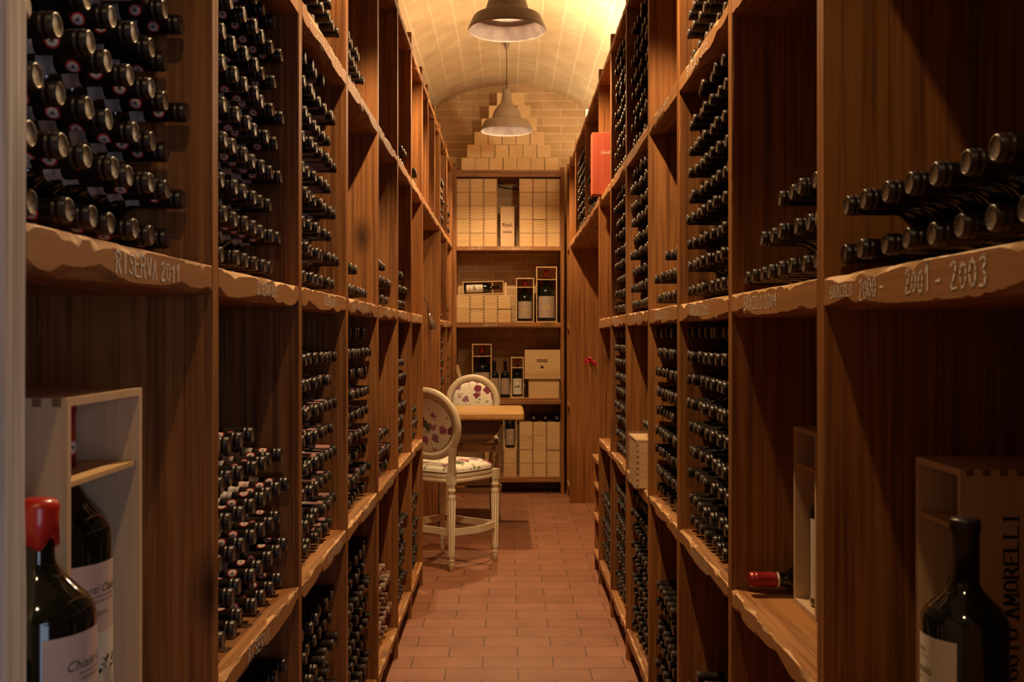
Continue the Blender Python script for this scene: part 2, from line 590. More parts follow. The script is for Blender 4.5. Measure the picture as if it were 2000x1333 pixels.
def strokes(text, h, wd, gap, lw, seed=0, jit=0.04, serif=False):
    """quads (list of 4 2d points) for a line of stroke letters, origin at lower left"""
    rnd = random.Random(seed)
    q = []
    x = 0.0

    def seg(a, b, w1, w2):
        dx, dy = b[0] - a[0], b[1] - a[1]
        l_ = math.hypot(dx, dy) or 1e-6
        nx, ny = -dy / l_, dx / l_
        ex, ey = dx / l_ * lw * .25, dy / l_ * lw * .25
        q.append([(a[0] - ex + nx * w1 / 2, a[1] - ey + ny * w1 / 2), (b[0] + ex + nx * w2 / 2, b[1] + ey + ny * w2 / 2),
                  (b[0] + ex - nx * w2 / 2, b[1] + ey - ny * w2 / 2), (a[0] - ex - nx * w1 / 2, a[1] - ey - ny * w1 / 2)])
    for ch in text:
        if ch == ' ':
            x += wd * 0.8
            continue
        if ch == '~':           # unreadable scribbled letter
            ss = [[(rnd.random(), rnd.random()) for _ in range(4)], [(rnd.random() * .3, 0), (rnd.random() * .3 + .2, 1)]]
        else:
            ss = SF[ch]
        hh = h * (1 + rnd.uniform(-jit, jit) * 2)
        oy = rnd.uniform(-jit, jit) * h
        for st in ss:
            pts = [(x + p[0] * wd + rnd.uniform(-jit, jit) * wd, oy + p[1] * hh + rnd.uniform(-jit, jit) * h) for p in st]
            if serif:
                pts = [(x + p[0] * wd, p[1] * h) for p in st]
            for i in range(len(pts) - 1):
                a, b = pts[i], pts[i + 1]
                if serif:
                    vert = abs(b[1] - a[1]) > abs(b[0] - a[0]) * .8
                    seg(a, b, lw if vert else lw * .45, lw if vert else lw * .45)
                else:
                    w_ = lw * rnd.uniform(.6, 1.15)
                    seg(a, b, w_, lw * rnd.uniform(.6, 1.15))
            if serif:
                for p in (pts[0], pts[-1]):
                    if p[1] < h * .03 or p[1] > h * .97:
                        seg((p[0] - lw * .9, p[1]), (p[0] + lw * .9, p[1]), lw * .4, lw * .4)
        x += wd + gap
    return q, x


def text_tris(s, size):
    """filled default-font lettering as (verts2d, faces)"""
    c = bpy.data.curves.new('t', 'FONT')
    c.body = s
    c.size = size
    c.resolution_u = 2
    o = bpy.data.objects.new('t', c)
    COL.objects.link(o)
    bpy.context.view_layer.update()
    me = o.evaluated_get(bpy.context.evaluated_depsgraph_get()).to_mesh()
    vs = [(v.co.x, v.co.y) for v in me.vertices]
    fs = [tuple(p.vertices) for p in me.polygons]
    o.evaluated_get(bpy.context.evaluated_depsgraph_get()).to_mesh_clear()
    bpy.data.objects.remove(o, do_unlink=True)
    bpy.data.curves.remove(c)
    return vs, fs


def wrap(mb, polys, r_, z0, a_c, mi):
    """put flat polygons (u along the circumference, v up) on a cylinder of radius r_"""
    for p in polys:
        vs = []
        for u, v in p:
            a = a_c + u / r_
            vs.append((r_ * math.cos(a), r_ * math.sin(a), z0 + v))
        mb.add(vs, [tuple(range(len(vs)))], mi)


def wrap_text(mb, s, size, r_, z, a_c, mi, shear=0.0, centre=True):
    vs, fs = text_tris(s, size)
    if not vs:
        return
    wd = max(v[0] for v in vs)
    off = -wd / 2 if centre else 0
    vv = []
    for u, v in vs:
        a = a_c + (u + off + v * shear) / r_
        vv.append((r_ * math.cos(a), r_ * math.sin(a), z + v))
    mb.add(vv, fs, mi)


def patch(mb, r_, z0, z1, a0, a1, mi, seg=16):
    mb.lathe([(z0, r_), (z1, r_)], seg, mi, a0=a0, a1=a1)


# ------------------------------------------------------------------ room
def structure(name, mb, mats, uv=None):
    o = mb.obj(name, mats)
    o['kind'] = 'structure'
    if uv:
        me = o.data
        l = me.uv_layers.new(name='UVMap')
        for lp in me.loops:
            l.data[lp.index].uv = uv(me.vertices[lp.vertex_index].co)
    return o


WX = 1.25
YE = 10.03
mb = MB()
mb.add([(-1.6, -3.2, 0), (1.6, -3.2, 0), (1.6, YE + .1, 0), (-1.6, YE + .1, 0)], [(0, 1, 2, 3)])
structure('floor', mb, ['floor'], lambda c: (c.x - 0.042 + 0.332 * 5, c.y - 4.606 + 0.161 * 60))
mb = MB()
mb.box(-1.6, 1.6, YE, YE + .15, 0, 4.2)
structure('wall_end', mb, ['brick'], lambda c: (c.x + 3.05, c.z + 0.01))
for nm, x0, x1 in (('wall_left', -1.45, -WX), ('wall_right', WX, 1.45)):
    mb = MB()
    if x0 < 0:
        mb.box(x0, x1, -2.2, YE, 0, 3.3)
    else:                       # doorway to the daylight, behind the camera
        mb.box(x0, x1, -0.55, YE, 0, 3.3)
        mb.box(x0, x1, -2.2, -1.85, 0, 3.3)
        mb.box(x0, x1, -1.85, -0.55, 2.4, 3.3)
    structure(nm, mb, ['brick'], lambda c: (c.y + 3, c.z))
mb = MB()
mb.box(-1.45, 1.45, -2.3, -2.2, 0, 4.3)
structure('wall_back', mb, ['brick'], lambda c: (c.x + 3, c.z))
# barrel vault: circle of radius 1.34 about z = 2.75
mb = MB()
VR, VC = 1.345, 2.720
amax = math.asin(min(0.999, (WX + .05) / VR))
N = 40
rows = [[], []]
arc = {}
for j, y in enumerate((-2.25, YE + .05)):
    for k in range(N + 1):
        a = -amax + 2 * amax * k / N
        rows[j].append((VR * math.sin(a), y, VC + VR * math.cos(a)))
mb.loft(rows, closed_ring=False, caps=False, smooth=True)
out = [[(p[0] * 1.12, p[1], VC + (p[2] - VC) * 1.12 + .02) for p in r_] for r_ in rows]
mb.loft(out, closed_ring=False, caps=False, smooth=True)
structure('ceiling', mb, ['vault'], lambda c: (c.y + 4, math.atan2(c.x, c.z - VC) * VR + 0.086 * 21))

# ------------------------------------------------------------------ racks
SL = {-1: dict(X=0.531, far=[1.097, 1.822, 2.557, 3.290, 4.064, 4.780, 5.448, 6.145],
               upper=[6.575, 7.17], full2=[7.73, 8.56, 9.38],
               z=[(.10, .15), (.857, .905), (1.612, 1.665), (2.352, 2.402), (3.09, 3.13)], top=3.19),
      1: dict(X=0.558, far=[1.045, 1.805, 2.535, 3.308, 4.0, 4.76, 5.48, 6.20],
              upper=[7.30, 8.38], full2=[9.19, 9.60],
              z=[(.10, .15), (.857, .905), (1.585, 1.643), (2.337, 2.389), (3.09, 3.13)], top=3.19)}
TH = 0.042
XBK = 1.235


def rough_noise(rnd, n, amp, step):
    """chiselled outline: scallops of random length"""
    out_ = []
    a = rnd.random() * amp
    while len(out_) < n:
        L_ = max(2, int(rnd.uniform(.4, 1.6) * step))
        b = rnd.random() ** 1.5 * amp
        m_ = rnd.uniform(0, .5) * amp
        for i in range(L_):
            t = i / L_
            out_.append(max(0, a + (b - a) * t - m_ * math.sin(PI * t) + rnd.uniform(-.04, .04) * amp))
        a = b
    return out_[:n]


def shelf_part(side, y0, y1, z0, z1, X, root, seed):
    rnd = random.Random(seed)
    n = max(8, int((y1 - y0) / .011))
    tz = rough_noise(rnd, n + 1, .016, 6)
    tx = rough_noise(rnd, n + 1, .014, 9)
    bz = rough_noise(rnd, n + 1, .024, 11)
    bx = rough_noise(rnd, n + 1, .045, 11)
    rings = []
    for i in range(n + 1):
        y = y0 + (y1 - y0) * i / n
        a, b, c, d = .002 + tz[i], .002 + tx[i], .002 + bz[i], .003 + bx[i]
        rings.append([(side * p, y, q) for p, q in
                      ((XBK, z1), (X + b, z1), (X, z1 - a), (X, z0 + c), (X + d, z0 + c * .3), (X + d + .008, z0), (XBK, z0))])
    mb = MB()
    mb.loft(rings, fmi=[0, 1, 2, 0, 0, 0, 0])
    o = mb.obj('shelf', ['shelf', 'chip', 'hewn'], root)
    return o


def upright_part(side, y0, y1, z0, z1, X, root, seed, depth=None, mat='upright'):
    rnd = random.Random(seed)
    n = max(10, int((z1 - z0) / .03))
    c1 = rough_noise(rnd, n + 1, .004, 6)
    c2 = rough_noise(rnd, n + 1, .004, 6)
    rings = []
    xs = X + 0.142 + rnd.uniform(-.01, .015)      # seam where two planks meet
    XB = depth or XBK
    for i in range(n + 1):
        z = z0 + (z1 - z0) * i / n
        a, b = .0015 + c1[i], .0015 + c2[i]
        pts = [(XB, y0 + .0015), (xs + .001, y0 + .0015), (xs, y0 + .004), (xs - .001, y0), (X + a, y0), (X, y0 + a),
               (X, y1 - b), (X + b, y1), (xs, y1), (XB, y1)]
        rings.append([(side * p, q, z) for p, q in pts])
    mb = MB()
    mb.loft(rings)
    return mb.obj('upright', [mat], root)


def chalk(side, X, y_start, zc, h, wd, gap, text, parent, seed):
    """chalk writing on a shelf front; y_start = the side where reading begins"""
    q, tot = strokes(text, h, wd, gap, h * .115, seed, .05)
    mb = MB()
    for quad in q:
        vs = []
        for u, v in quad:
            y = y_start - side * u
            vs.append((side * (X - .0007), y, zc - h / 2 + v))
        mb.add(vs, [(0, 1, 2, 3)])
    return mb.obj('chalk_writing', ['chalk'], parent)


RACK = {}
SHELF = {}
for side in (-1, 1):
    S = SL[side]
    nm = 'left' if side < 0 else 'right'
    root = thing('wine_rack', ('tall brown wooden rack of bottle bays along the left of the aisle' if side < 0 else
                               'tall brown wooden rack of bottle bays along the right of the aisle'), 'rack', (0, 0, 0),
                 'tall racks along the aisle')
    RACK[side] = root
    X = S['X']
    for i, yf in enumerate(S['far']):
        u_ = upright_part(side, yf - (TH if i else .05), yf, 0, S['top'], X, root, 100 * (side + 2) + i,
                          mat='grey_wood' if i == 0 and side < 0 else 'upright')
        if i == 0 and side < 0:
            u_['label'] = 'pale grey front post'
    for i, yf in enumerate(S['upper']):
        upright_part(side, yf - TH, yf, S['z'][3][1], S['top'], X, root, 140 * (side + 2) + i)
    for i, yf in enumerate(S['full2']):
        upright_part(side, yf - TH, yf, 0, S['top'], X, root, 170 * (side + 2) + i)
    posts = S['far'] + S['upper'] + S['full2']
    for k in range(len(posts) - 1):
        y0, y1 = posts[k], posts[k + 1] - TH
        in_gap = k >= 7 and k < 7 + len(S['upper']) + 1
        for L_ in range(5):
            if in_gap and L_ < 3:
                continue
            z0, z1 = S['z'][L_]
            yy0, yy1 = y0, y1
            if in_gap and L_ == 3:            # one long plank under the upper bays
                if k > 7:
                    continue
                yy1 = S['full2'][0] - TH
            SHELF[side, k, L_] = shelf_part(side, yy0, yy1, z0, z1, X, root, 1000 + 37 * k + 7 * L_ + (side + 1) * 300)
    if side > 0:        # first bay nearest the camera
        for L_ in range(1, 4):
            z0, z1 = S['z'][L_]
            shelf_part(side, -0.35, S['far'][0] - .05, z0, z1, X, root, 90 + L_ + side)
CH = [(-1, 0, 2, 1.345, .030, .0165, .0065, 'RISERVA 2011', 11), (-1, 1, 2, 2.10, .026, .011, .0055, 'RISERVA 2013', 12),
      (-1, 2, 2, 2.86, .026, .0115, .006, 'RISERVA 2019', 13), (-1, 3, 2, 3.38, .026, .020, .012, '~~~ ~~~~ ~~~~', 14),
      (-1, 4, 2, 4.26, .026, .020, .012, '~~~ ~ ~~', 15), (-1, 5, 2, 4.84, .026, .020, .014, '~~~~~ ~~~~', 16),
      (-1, 6, 2, 5.50, .026, .020, .014, '~~~~ ~~~~~', 17),
      (-1, 2, 3, 2.66, .030, .026, .010, 'RISERVA 2013', 18), (-1, 3, 3, 3.34, .026, .028, .012, 'BOSCONE ~~~~', 19),
      (-1, 4, 3, 4.10, .026, .030, .012, '~~~~~~ ~~~~', 20), (-1, 5, 3, 4.85, .026, .030, .012, '~~~~~~ ~~~~', 21),
      (-1, 6, 3, 5.52, .026, .030, .012, '~~~~~~ ~~~~', 22), (-1, 8 - 1, 3, 6.25, .026, .05, .03, '~~~~~ ~~~~~ ~~~~', 23),
      (-1, 1, 1, 2.03, .028, .018, .008, 'RISERVA', 24), (-1, 2, 1, 2.93, .028, .014, .006, 'RISERVA 2014', 25),
      (-1, 3, 1, 3.66, .026, .014, .008, '~~~~~~~ ~~~~', 26), (-1, 4, 1, 4.30, .026, .014, .008, '~~~~~~~ ~~~~', 27),
      (1, 0, 2, 1.725, .021, .0115, .0045, 'BRACOLO', 31), (1, 0, 2, 1.585, .034, .014, .005, '2000 -', 32),
      (1, 0, 2, 1.40, .034, .015, .0065, '2001 -', 33), (1, 0, 2, 1.258, .036, .018, .008, '2003', 34),
      (1, 1, 2, 2.36, .030, .018, .007, 'BRACOLO 2004', 35), (1, 2, 2, 3.06, .030, .018, .007, 'BRACOLO 2015', 36),
      (1, 3, 2, 3.80, .028, .018, .009, 'BRACOLO 2014', 37), (1, 4, 2, 4.52, .026, .02, .010, '~~~~~~ ~~~~', 38),
      (1, 5, 2, 5.38, .028, .024, .014, '~~~~~~ ~~~~~~', 39),
      (1, 2, 3, 3.12, .030, .021, .008, 'BRACOLO 2015', 40), (1, 3, 3, 3.78, .026, .02, .01, '~~~~~~ ~~~~', 41),
      (1, 4, 3, 4.60, .026, .02, .01, '~~~~~~ ~~~~', 42), (1, 5, 3, 5.2, .026, .02, .012, '~~~~~~~ ~~~', 43),
      (1, 2, 1, 3.05, .026, .015, .009, 'BRACOLO 2012', 44), (1, 4, 0, 4.45, .026, .015, .009, '~~~~~ ~~~~', 45)]
for side, k, L_, ys, h, wd, gap, tx, sd in CH:
    S = SL[side]
    z0, z1 = S['z'][L_]
    chalk(side, S['X'], ys, (z0 + z1) / 2 + .002, h, wd, gap, tx, SHELF[side, k, L_], sd)

# ------------------------------------------------------------------ wine bottles lying in the racks
BR, BH = .0385, .30
ROW = .0757
PIT = .0805
GLASS = [(0, 0.0), (0, BR - .006), (.004, BR - .001), (.010, BR), (.172, BR), (.182, BR * .97), (.190, BR * .88), (.198, BR * .70),
         (.204, .0215), (.210, .0175), (.222, .0163), (.2965, .0155)]
CAPS = [(.229, .0162), (.2293, .0170), (.240, .0167), (.280, .0163), (.2815, .0176), (.2835, .0176), (.285, .0164), (.289, .0164),
        (.2905, .0177), (.2925, .0177), (.294, .0168), (.298, .0168), (.3, .0155), (.3002, .0138)]
TIP = [(.3002, .0138), (.2996, .0130), (.2996, .0001)]


def rooster(mb, r_, z, mi):
    """small black bird mark: body, tail, neck and head, legs"""
    s = .0034
    polys = [[(-1.0, .5), (-.3, -.2), (.5, -.1), (.8, .6), (.6, 1.5), (.25, 1.6), (.2, .8), (-.4, .6), (-.9, 1.4), (-1.35, 1.1)],
             [(-.1, -.2), (.1, -.2), (.1, -1.1), (-.1, -1.1)], [(.3, -.1), (.5, -.1), (.5, -1.1), (.3, -1.1)]]
    wrap(mb, [[(p * s * .9, q * s * .9 - .001) for p, q in po] for po in polys], r_, z, 0.0, mi)


def seal_mesh():
    mb = MB()
    zc = .256
    r0 = .0168
    for rad, mi, dr, rin in ((.0105, 0, .0003, .0078), (.0079, 1, .0004, 0)):
        n = 20
        pts = [(rad * math.cos(2 * PI * i / n), rad * math.sin(2 * PI * i / n)) for i in range(n)]
        if rin:
            for i in range(n):
                a, b = pts[i], pts[(i + 1) % n]
                k_ = rin / rad
                wrap(mb, [[a, b, (b[0] * k_, b[1] * k_), (a[0] * k_, a[1] * k_)]], r0 + dr, zc, 0, mi)
        else:
            for i in range(n):
                a, b = pts[i], pts[(i + 1) % n]
                wrap(mb, [[a, b, (b[0] * .5, b[1] * .5), (a[0] * .5, a[1] * .5)], [(a[0] * .5, a[1] * .5), (b[0] * .5, b[1] * .5), (0, 0)]],
                     r0 + dr, zc, 0, mi)
    rooster(mb, r0 + .0006, zc, 2)
    return mb.mesh('seal', ['seal_red', 'seal_white', 'ink'])


def band_mesh(mat):
    mb = MB()
    mb.lathe([(.206, .0204), (.210, .0182), (.2165, .0175), (.229, .0170)], 14, 0, a0=-1.35, a1=1.35)
    for i in range(4):
        z_ = .2175 + i * .0028
        patch(mb, .0180, z_, z_ + .001, -.8, .8 - .2 * i, 1, 8)
    return mb.mesh('neck_band', [mat, 'grey_ink'])


me_glass = MB().lathe(GLASS, 24).mesh('wine_bottle', ['glass'])
me_caps = MB().lathe(CAPS, 24, 0).lathe(TIP, 24, 1).mesh('capsule', ['capsule', 'tip'])
me_seal = seal_mesh()
me_band = [band_mesh('band'), band_mesh('band_pink')]
me_dcaps = MB().lathe(CAPS, 16, 0).lathe(TIP, 16, 0).mesh('capsule', ['dust_cap'])
me_dglass = MB().lathe(GLASS, 16).mesh('wine_bottle', ['glass'])

# compartments: side, bay, tier, rows (number of bottles per row, counted from the far post; (skip, n) leaves a gap), kind
full = lambda n: [8] * n
CP = [
    (-1, 0, 'C', full(9), 'r'), (-1, 1, 'C', full(9), 'r'), (-1, 2, 'C', full(8) + [(2, 4)], 'r'), (-1, 2, 'D', full(5), 'p'),
    (-1, 3, 'D', [(2, 6), (2, 6), (2, 5)], 'p'), (-1, 3, 'C', [8, (4, 4)], 'p'), (-1, 4, 'C', [8, 8, (1, 6)], 'p'),
    (-1, 5, 'C', full(3), 'p'), (-1, 5, 'D', [6, 3], 'p'), (-1, 6, 'D', [6, 3], 'p'),
    (-1, 1, 'B', [8, 8, 8, 8, 8, (4, 4)], 'r'), (-1, 2, 'B', full(8), 'r'), (-1, 3, 'B', full(9), 'r'),
    (-1, 4, 'B', full(3), 'r'), (-1, 5, 'B', full(7), 'p'), (-1, 6, 'B', full(3), 'p'),
    (-1, 1, 'A', full(8), 'p'), (-1, 2, 'A', full(8), 'p'), (-1, 3, 'A', full(8), 'p'), (-1, 4, 'A', [(1, 6), 6, (1, 5), 5, (2, 3)], 'd'),
    (-1, 5, 'A', full(6), 'p'), (-1, 6, 'A', full(6), 'p'),
    (-1, 10, 'D', full(6), 'p'), (-1, 11, 'D', full(5), 'p'), (-1, 10, 'C', [8], 'p'), (-1, 11, 'C', [8, 4], 'p'),
    (-1, 10, 'B', full(8), 'p'), (-1, 11, 'B', full(6), 'p'),
    (1, 0, 'C', [8, 7], 'p'), (1, 1, 'C', [8, (2, 6), (4, 4)], 'p'), (1, 2, 'C', full(8) + [(2, 5)], 'p'), (1, 2, 'D', full(6), 'p'),
    (1, 3, 'C', [8, 8, (3, 5)], 'p'), (1, 4, 'C', full(8) + [(0, 6)], 'p'), (1, 5, 'C', full(9), 'p'), (1, 4, 'D', full(8), 'p'),
    (1, 5, 'D', full(9), 'p'), (1, 2, 'B', full(9), 'p'), (1, 3, 'B', full(9), 'p'), (1, 5, 'B', full(9), 'p'),
    (1, 2, 'A', full(4) + [(2, 6)], 'p'), (1, 3, 'A', full(5) + [(0, 6)], 'p'), (1, 4, 'A', full(9), 'p'), (1, 5, 'A', full(8), 'p'),
    (1, 6, 'A', full(6), 'p'), (1, 7, 'D', [12] * 5, 'p'), (1, 8, 'D', [12] * 8, 'p'), (1, 10, 'C', [4, 4, 3], 'p'),
]
TIER = 'ABCD'
ORD = ['first', 'second', 'third', 'fourth', 'fifth', 'sixth', 'seventh', 'eighth', 'ninth', 'tenth', 'eleventh', 'twelfth']
rnd = random.Random(5)
bott = []
for side, k, tier, rws, kind in CP:
    S = SL[side]
    posts = S['far'] + S['upper'] + S['full2']
    y0, y1 = posts[k], posts[k + 1] - TH
    L_ = TIER.index(tier)
    zb = S['z'][L_][1]
    n_cap = 8 if (y1 - y0) < .9 else 12
    avail = y1 - y0 - 2 * BR - .004
    half = .5 * PIT
    pit = min(.092, max(.0775, (avail - .0387) / (n_cap - 1))) if n_cap == 8 else (avail - .04) / (n_cap - 1)
    if n_cap == 8 and y1 - y0 < .6:
        pit = .0775
        n_cap = int((avail - .0387) / pit) + 1
    for r_i, cnt in enumerate(rws):
        skip, n = cnt if isinstance(cnt, tuple) else (0, cnt)
        n = min(n, n_cap - skip)
        odd = r_i % 2
        wob = rnd.uniform(-.004, .004)
        for j in range(skip, skip + n):
            y = y1 - BR - .002 - (0 if (odd if side < 0 else not odd) else pit / 2) - j * pit
            if y - BR < y0:
                continue
            loose = (r_i == len(rws) - 1)
            zz = zb + BR + .001 + r_i * ROW + (rnd.uniform(-.001, .0015) if r_i else 0)
            head = S['X'] + (.016 if side > 0 else (.040 if k < 2 and tier == 'C' else .026)) + (.005 if not odd else -.004) + rnd.uniform(-.005, .007) + wob
            if tier == 'D':
                head += .0
            # is the head in the picture and not behind the near post?
            z_im = 656 - (zz - EYE) * F / y
            ok = (head / y < S['X'] / (y0 + .001)) and -12 < z_im < 1345 and (y > y0)
            if L_ >= 2:   # shelf edge below hides low rows seen from underneath
                zmin = EYE + (zb - EYE) * head / S['X']
                ok = ok and zz + .012 > zmin
            tipx = 994 + side * head * F / y
            ok = ok and -5 < tipx < 2005
            if (side, k, tier) == (-1, 0, 'C') and tipx < 52:
                ok = False
            bott.append(dict(side=side, k=k, tier=tier, row=r_i, j=j - skip, y=y, z=zz, head=head, kind=kind, ok=ok,
                             tilt=rnd.uniform(-.012, .012), tilt2=rnd.uniform(-.008, .008)))


def bottle_matrix(b):
    side = b['side']
    dy, dz = -b['y'], EYE - b['z']
    if b['tier'] in 'AB':
        dy, dz = -.7, .7
    if side < 0:
        phi = math.atan2(dy, -dz)
        ax = Vector((1, b['tilt'], b['tilt2'])).normalized()
        M0 = Matrix.Rotation(R(90), 4, 'Y')
    else:
        phi = math.atan2(dy, dz)
        ax = Vector((-1, b['tilt'], b['tilt2'])).normalized()
        M0 = Matrix.Rotation(R(-90), 4, 'Y')
    roll = phi + b['roll']
    q = Vector((-side, 0, 0)).rotation_difference(ax)
    head = Vector((side * b['head'], b['y'], b['z']))
    Rm = q.to_matrix().to_4x4() @ M0 @ Matrix.Rotation(roll, 4, 'Z')
    base = head - (Rm @ Vector((0, 0, BH)))
    base.z = b['z'] + (base.z - b['z']) * .3
    return Matrix.Translation(base) @ Rm


for b in bott:
    b['roll'] = rnd.choice([rnd.uniform(-.5, .5), rnd.uniform(-.3, .6), rnd.uniform(-1.2, 1.2)])
dusty = [b for b in bott if b['kind'] == 'd']
norm = [b for b in bott if b['kind'] != 'd' and b['ok']]
norm.sort(key=lambda b: b['y'])
NIND = 296
ind = norm[:NIND]
indset = set(id(b) for b in ind)
rest = [b for b in bott if b['kind'] != 'd' and id(b) not in indset]

proto = {}
for b in ind:
    key = b['kind'] + (str(rnd.choice((0, 0, 1))) if b['kind'] == 'r' else '')
    if key not in proto:
        o = link('wine_bottle', me_glass)
        c = link('capsule', me_caps, o)
        if b['kind'] == 'r':
            sm_ = link('seal', me_seal, o)
            sm_['label'] = 'round red and white seal with a black rooster'
            nb = link('neck_band', me_band[int(key[1])], o)
            nb['label'] = 'pale printed paper strip around the neck'
        proto[key] = o
    else:
        p = proto[key]
        o = p.copy()
        COL.objects.link(o)
        for ch in list(p.children):
            c = ch.copy()
            COL.objects.link(c)
            c.parent = o
            if ch.name.startswith('seal') or ch.name.startswith('neck'):
                c.rotation_euler = (0, 0, rnd.uniform(-.4, .4))
    o.matrix_basis = bottle_matrix(b)
    pl = '%s %s bay, %s tier' % (ORD[b['k']], 'left' if b['side'] < 0 else 'right', {'A': 'lowest', 'B': 'second', 'C': 'third', 'D': 'top'}[b['tier']])
    tag(o, 'dark wine bottle %s row up, %s from far post, in %s' % (ORD[b['row']], ORD[b['j']], pl), 'bottle',
        'dark wine bottles in the ' + pl)
for b in dusty:
    if b is dusty[0]:
        o = link('dusty_wine_bottle', me_dglass)
        link('capsule', me_dcaps, o)
        pd = o
    else:
        o = copy_tree(pd)
    o.matrix_basis = bottle_matrix(b)
    tag(o, 'dusty wine bottle with faded cap, %s row up, %s from far post' % (ORD[b['row']], ORD[b['j']]),
        'bottle', 'dusty red capped bottles low in the left rack')

# the remaining bottles as one object
prof = [(0, 0.0005), (0, BR - .004), (.006, BR), (.172, BR), (.190, BR * .88), (.204, .0215), (.212, .0172), (.229, .0168), (.279, .0164),
        (.2825, .0177), (.287, .0164), (.2915, .0178), (.2985, .0168), (.2994, .0005)]
pmi = [0, 0, 0, 0, 0, 0, 2, 1, 1, 1, 1, 1, 3]
SEG = 12
tv = np.array([(r_ * math.cos(2 * PI * k / SEG), r_ * math.sin(2 * PI * k / SEG), z, 1) for z, r_ in prof for k in range(SEG)])
tf, tm, tm_plain = [], [], []
for j in range(len(prof) - 1):
    for k in range(SEG):
        k2 = (k + 1) % SEG
        tf.append((j * SEG + k, j * SEG + k2, (j + 1) * SEG + k2, (j + 1) * SEG + k))
        band = pmi[j] == 2 and (k in (0, 1, 2, SEG - 1, SEG - 2, SEG - 3))
        seal_ = j == 7 and k in (0, SEG - 1)
        tm.append(2 if band else (4 if seal_ else (0 if pmi[j] == 2 else pmi[j])))
        tm_plain.append(0 if pmi[j] == 2 else pmi[j])
tf = np.array(tf)
AV, AF, AM = [], [], []
for i, b in enumerate(rest):
    m_ = np.array(bottle_matrix(b))
    AV.append((tv @ m_.T)[:, :3])
    AF.append(tf + i * len(tv))
    AM.append(tm if b['kind'] == 'r' else tm_plain)
AV = np.concatenate(AV)
AF = np.concatenate(AF)
AM = np.concatenate([np.array(a) for a in AM])
me = bpy.data.meshes.new('wine_bottles')
me.vertices.add(len(AV))
me.vertices.foreach_set('co', AV.ravel())
me.loops.add(len(AF) * 4)
me.loops.foreach_set('vertex_index', AF.ravel().astype(np.int32))
me.polygons.add(len(AF))
me.polygons.foreach_set('loop_start', np.arange(0, len(AF) * 4, 4, dtype=np.int32))
for m_ in ('glass', 'capsule', 'band', 'tip', 'seal_far'):
    me.materials.append(M[m_])
me.polygons.foreach_set('material_index', AM.astype(np.int32))
me.polygons.foreach_set('use_smooth', np.ones(len(AF), dtype=bool))
me.update(calc_edges=True)
me.validate()
o = link('wine_bottles', me)
tag(o, 'hundreds of dark capped bottles lying in the farther bays of both racks', 'bottles', kind='stuff')

# ------------------------------------------------------------------ pendant lamps
SH = [(0, .224), (.006, .226), (.012, .224), (.075, .196), (.082, .190), (.086, .170), (.094, .132), (.13, .122), (.165, .112), (.2, .088),
      (.225, .066), (.235, .058), (.242, .050), (.30, .040), (.345, .034), (.362, .032), (.368, .020), (.372, .004)]
LAB = {8.54: 'farther brown pendant lamp hanging whole in front of the end wall',
       5.73: 'nearer pendant lamp cut off by the top edge, pale inside lit'}
for y in (5.73, 8.54):
    xx = -.020 if y > 7 else -.010
    root = thing('pendant_lamp', LAB[y], 'lamp', (xx, y, LAMP_Z), 'pendant lamps over the aisle')
    MB().lathe(SH, 48).obj('lamp_shade', ['shade'], root)
    inn = [(z + .001 if i else -.0005, max(r_ - .003, .001)) for i, (z, r_) in enumerate(SH[:12])]
    MB().lathe(inn, 48).lathe([(-.0005, .221), (0, .224)], 48).obj('shade_lining', ['shade_in'], root)
    MB().lathe([(.290, .0), (.290, .025), (.202, .024), (.198, .0)], 20).obj('bulb_socket', ['cord'], root)
    MB().lathe([(.200, .018), (.170, .030), (.140, .050), (.122, .054), (.114, .044), (.111, .0)], 24).obj('bulb', ['bulb'], root)
    top = VC + math.sqrt(VR ** 2 - xx ** 2) - LAMP_Z
    MB().tube([(0, 0, .37), (.001, 0, .5), (0, 0, top - .03)], .0045).obj('cord', ['cord'], root)
    MB().lathe([(top - .075, .006), (top - .06, .012), (top - .002, .034), (top, .034)], 20).obj('ceiling_cap', ['shade'], root)


# ------------------------------------------------------------------ end rack
EX0, EX1, EY = -.545, .537, 9.66
root = thing('end_rack', 'wooden shelf unit across the end of the aisle holding pine cases', 'rack', (0, EY, 0))


def lbox(name, x0, x1, y0, y1, z0, z1, mat, rt, ox=0, oy=0, oz=0):
    mb_ = MB()
    mb_.box(x0 - ox, x1 - ox, y0 - oy, y1 - oy, z0 - oz, z1 - oz)
    o_ = mb_.obj(name, [mat], rt)
    bv = o_.modifiers.new('bevel', 'BEVEL')
    bv.width = .0025
    bv.segments = 2
    return o_


for x0, x1 in ((EX0, EX0 + .034), (EX1 - .034, EX1)):
    lbox('upright', x0, x1, EY, 10.02, 0, 3.178, 'upright', root, oy=EY)
EZ = [(.115, .165), (.872, .93), (1.62, 1.669), (2.368, 2.408), (3.083, 3.150)]
for i, (z0, z1) in enumerate(EZ):
    sh = lbox('shelf', EX0 + .034, EX1 - .034, EY + .01, 10.02, z0, z1, 'end_shelf', root, oy=EY)
    if i in (2, 3):
        for x_, tx in (((-.38, '~~~ ~~~'), (-.1, '~~~~ ~~~~~~~ ~~~~')) if i == 3 else ((-.25, '~~~~~~~'),)):
            q, tot = strokes(tx, .022, .012, .008, .003, 77 + i)
            mb = MB()
            for qd in q:
                mb.add([(x_ + u, .0093, (z0 + z1) / 2 - .011 + v) for u, v in qd], [(0, 1, 2, 3)])
            mb.obj('chalk_writing', ['chalk'], sh)
lbox('kick_board', EX0 + .034, EX1 - .034, 9.9, 9.93, 0.001, .115, 'dark_wood', root, oy=EY)

SHELF_TOP = [z1 for z0, z1 in EZ]


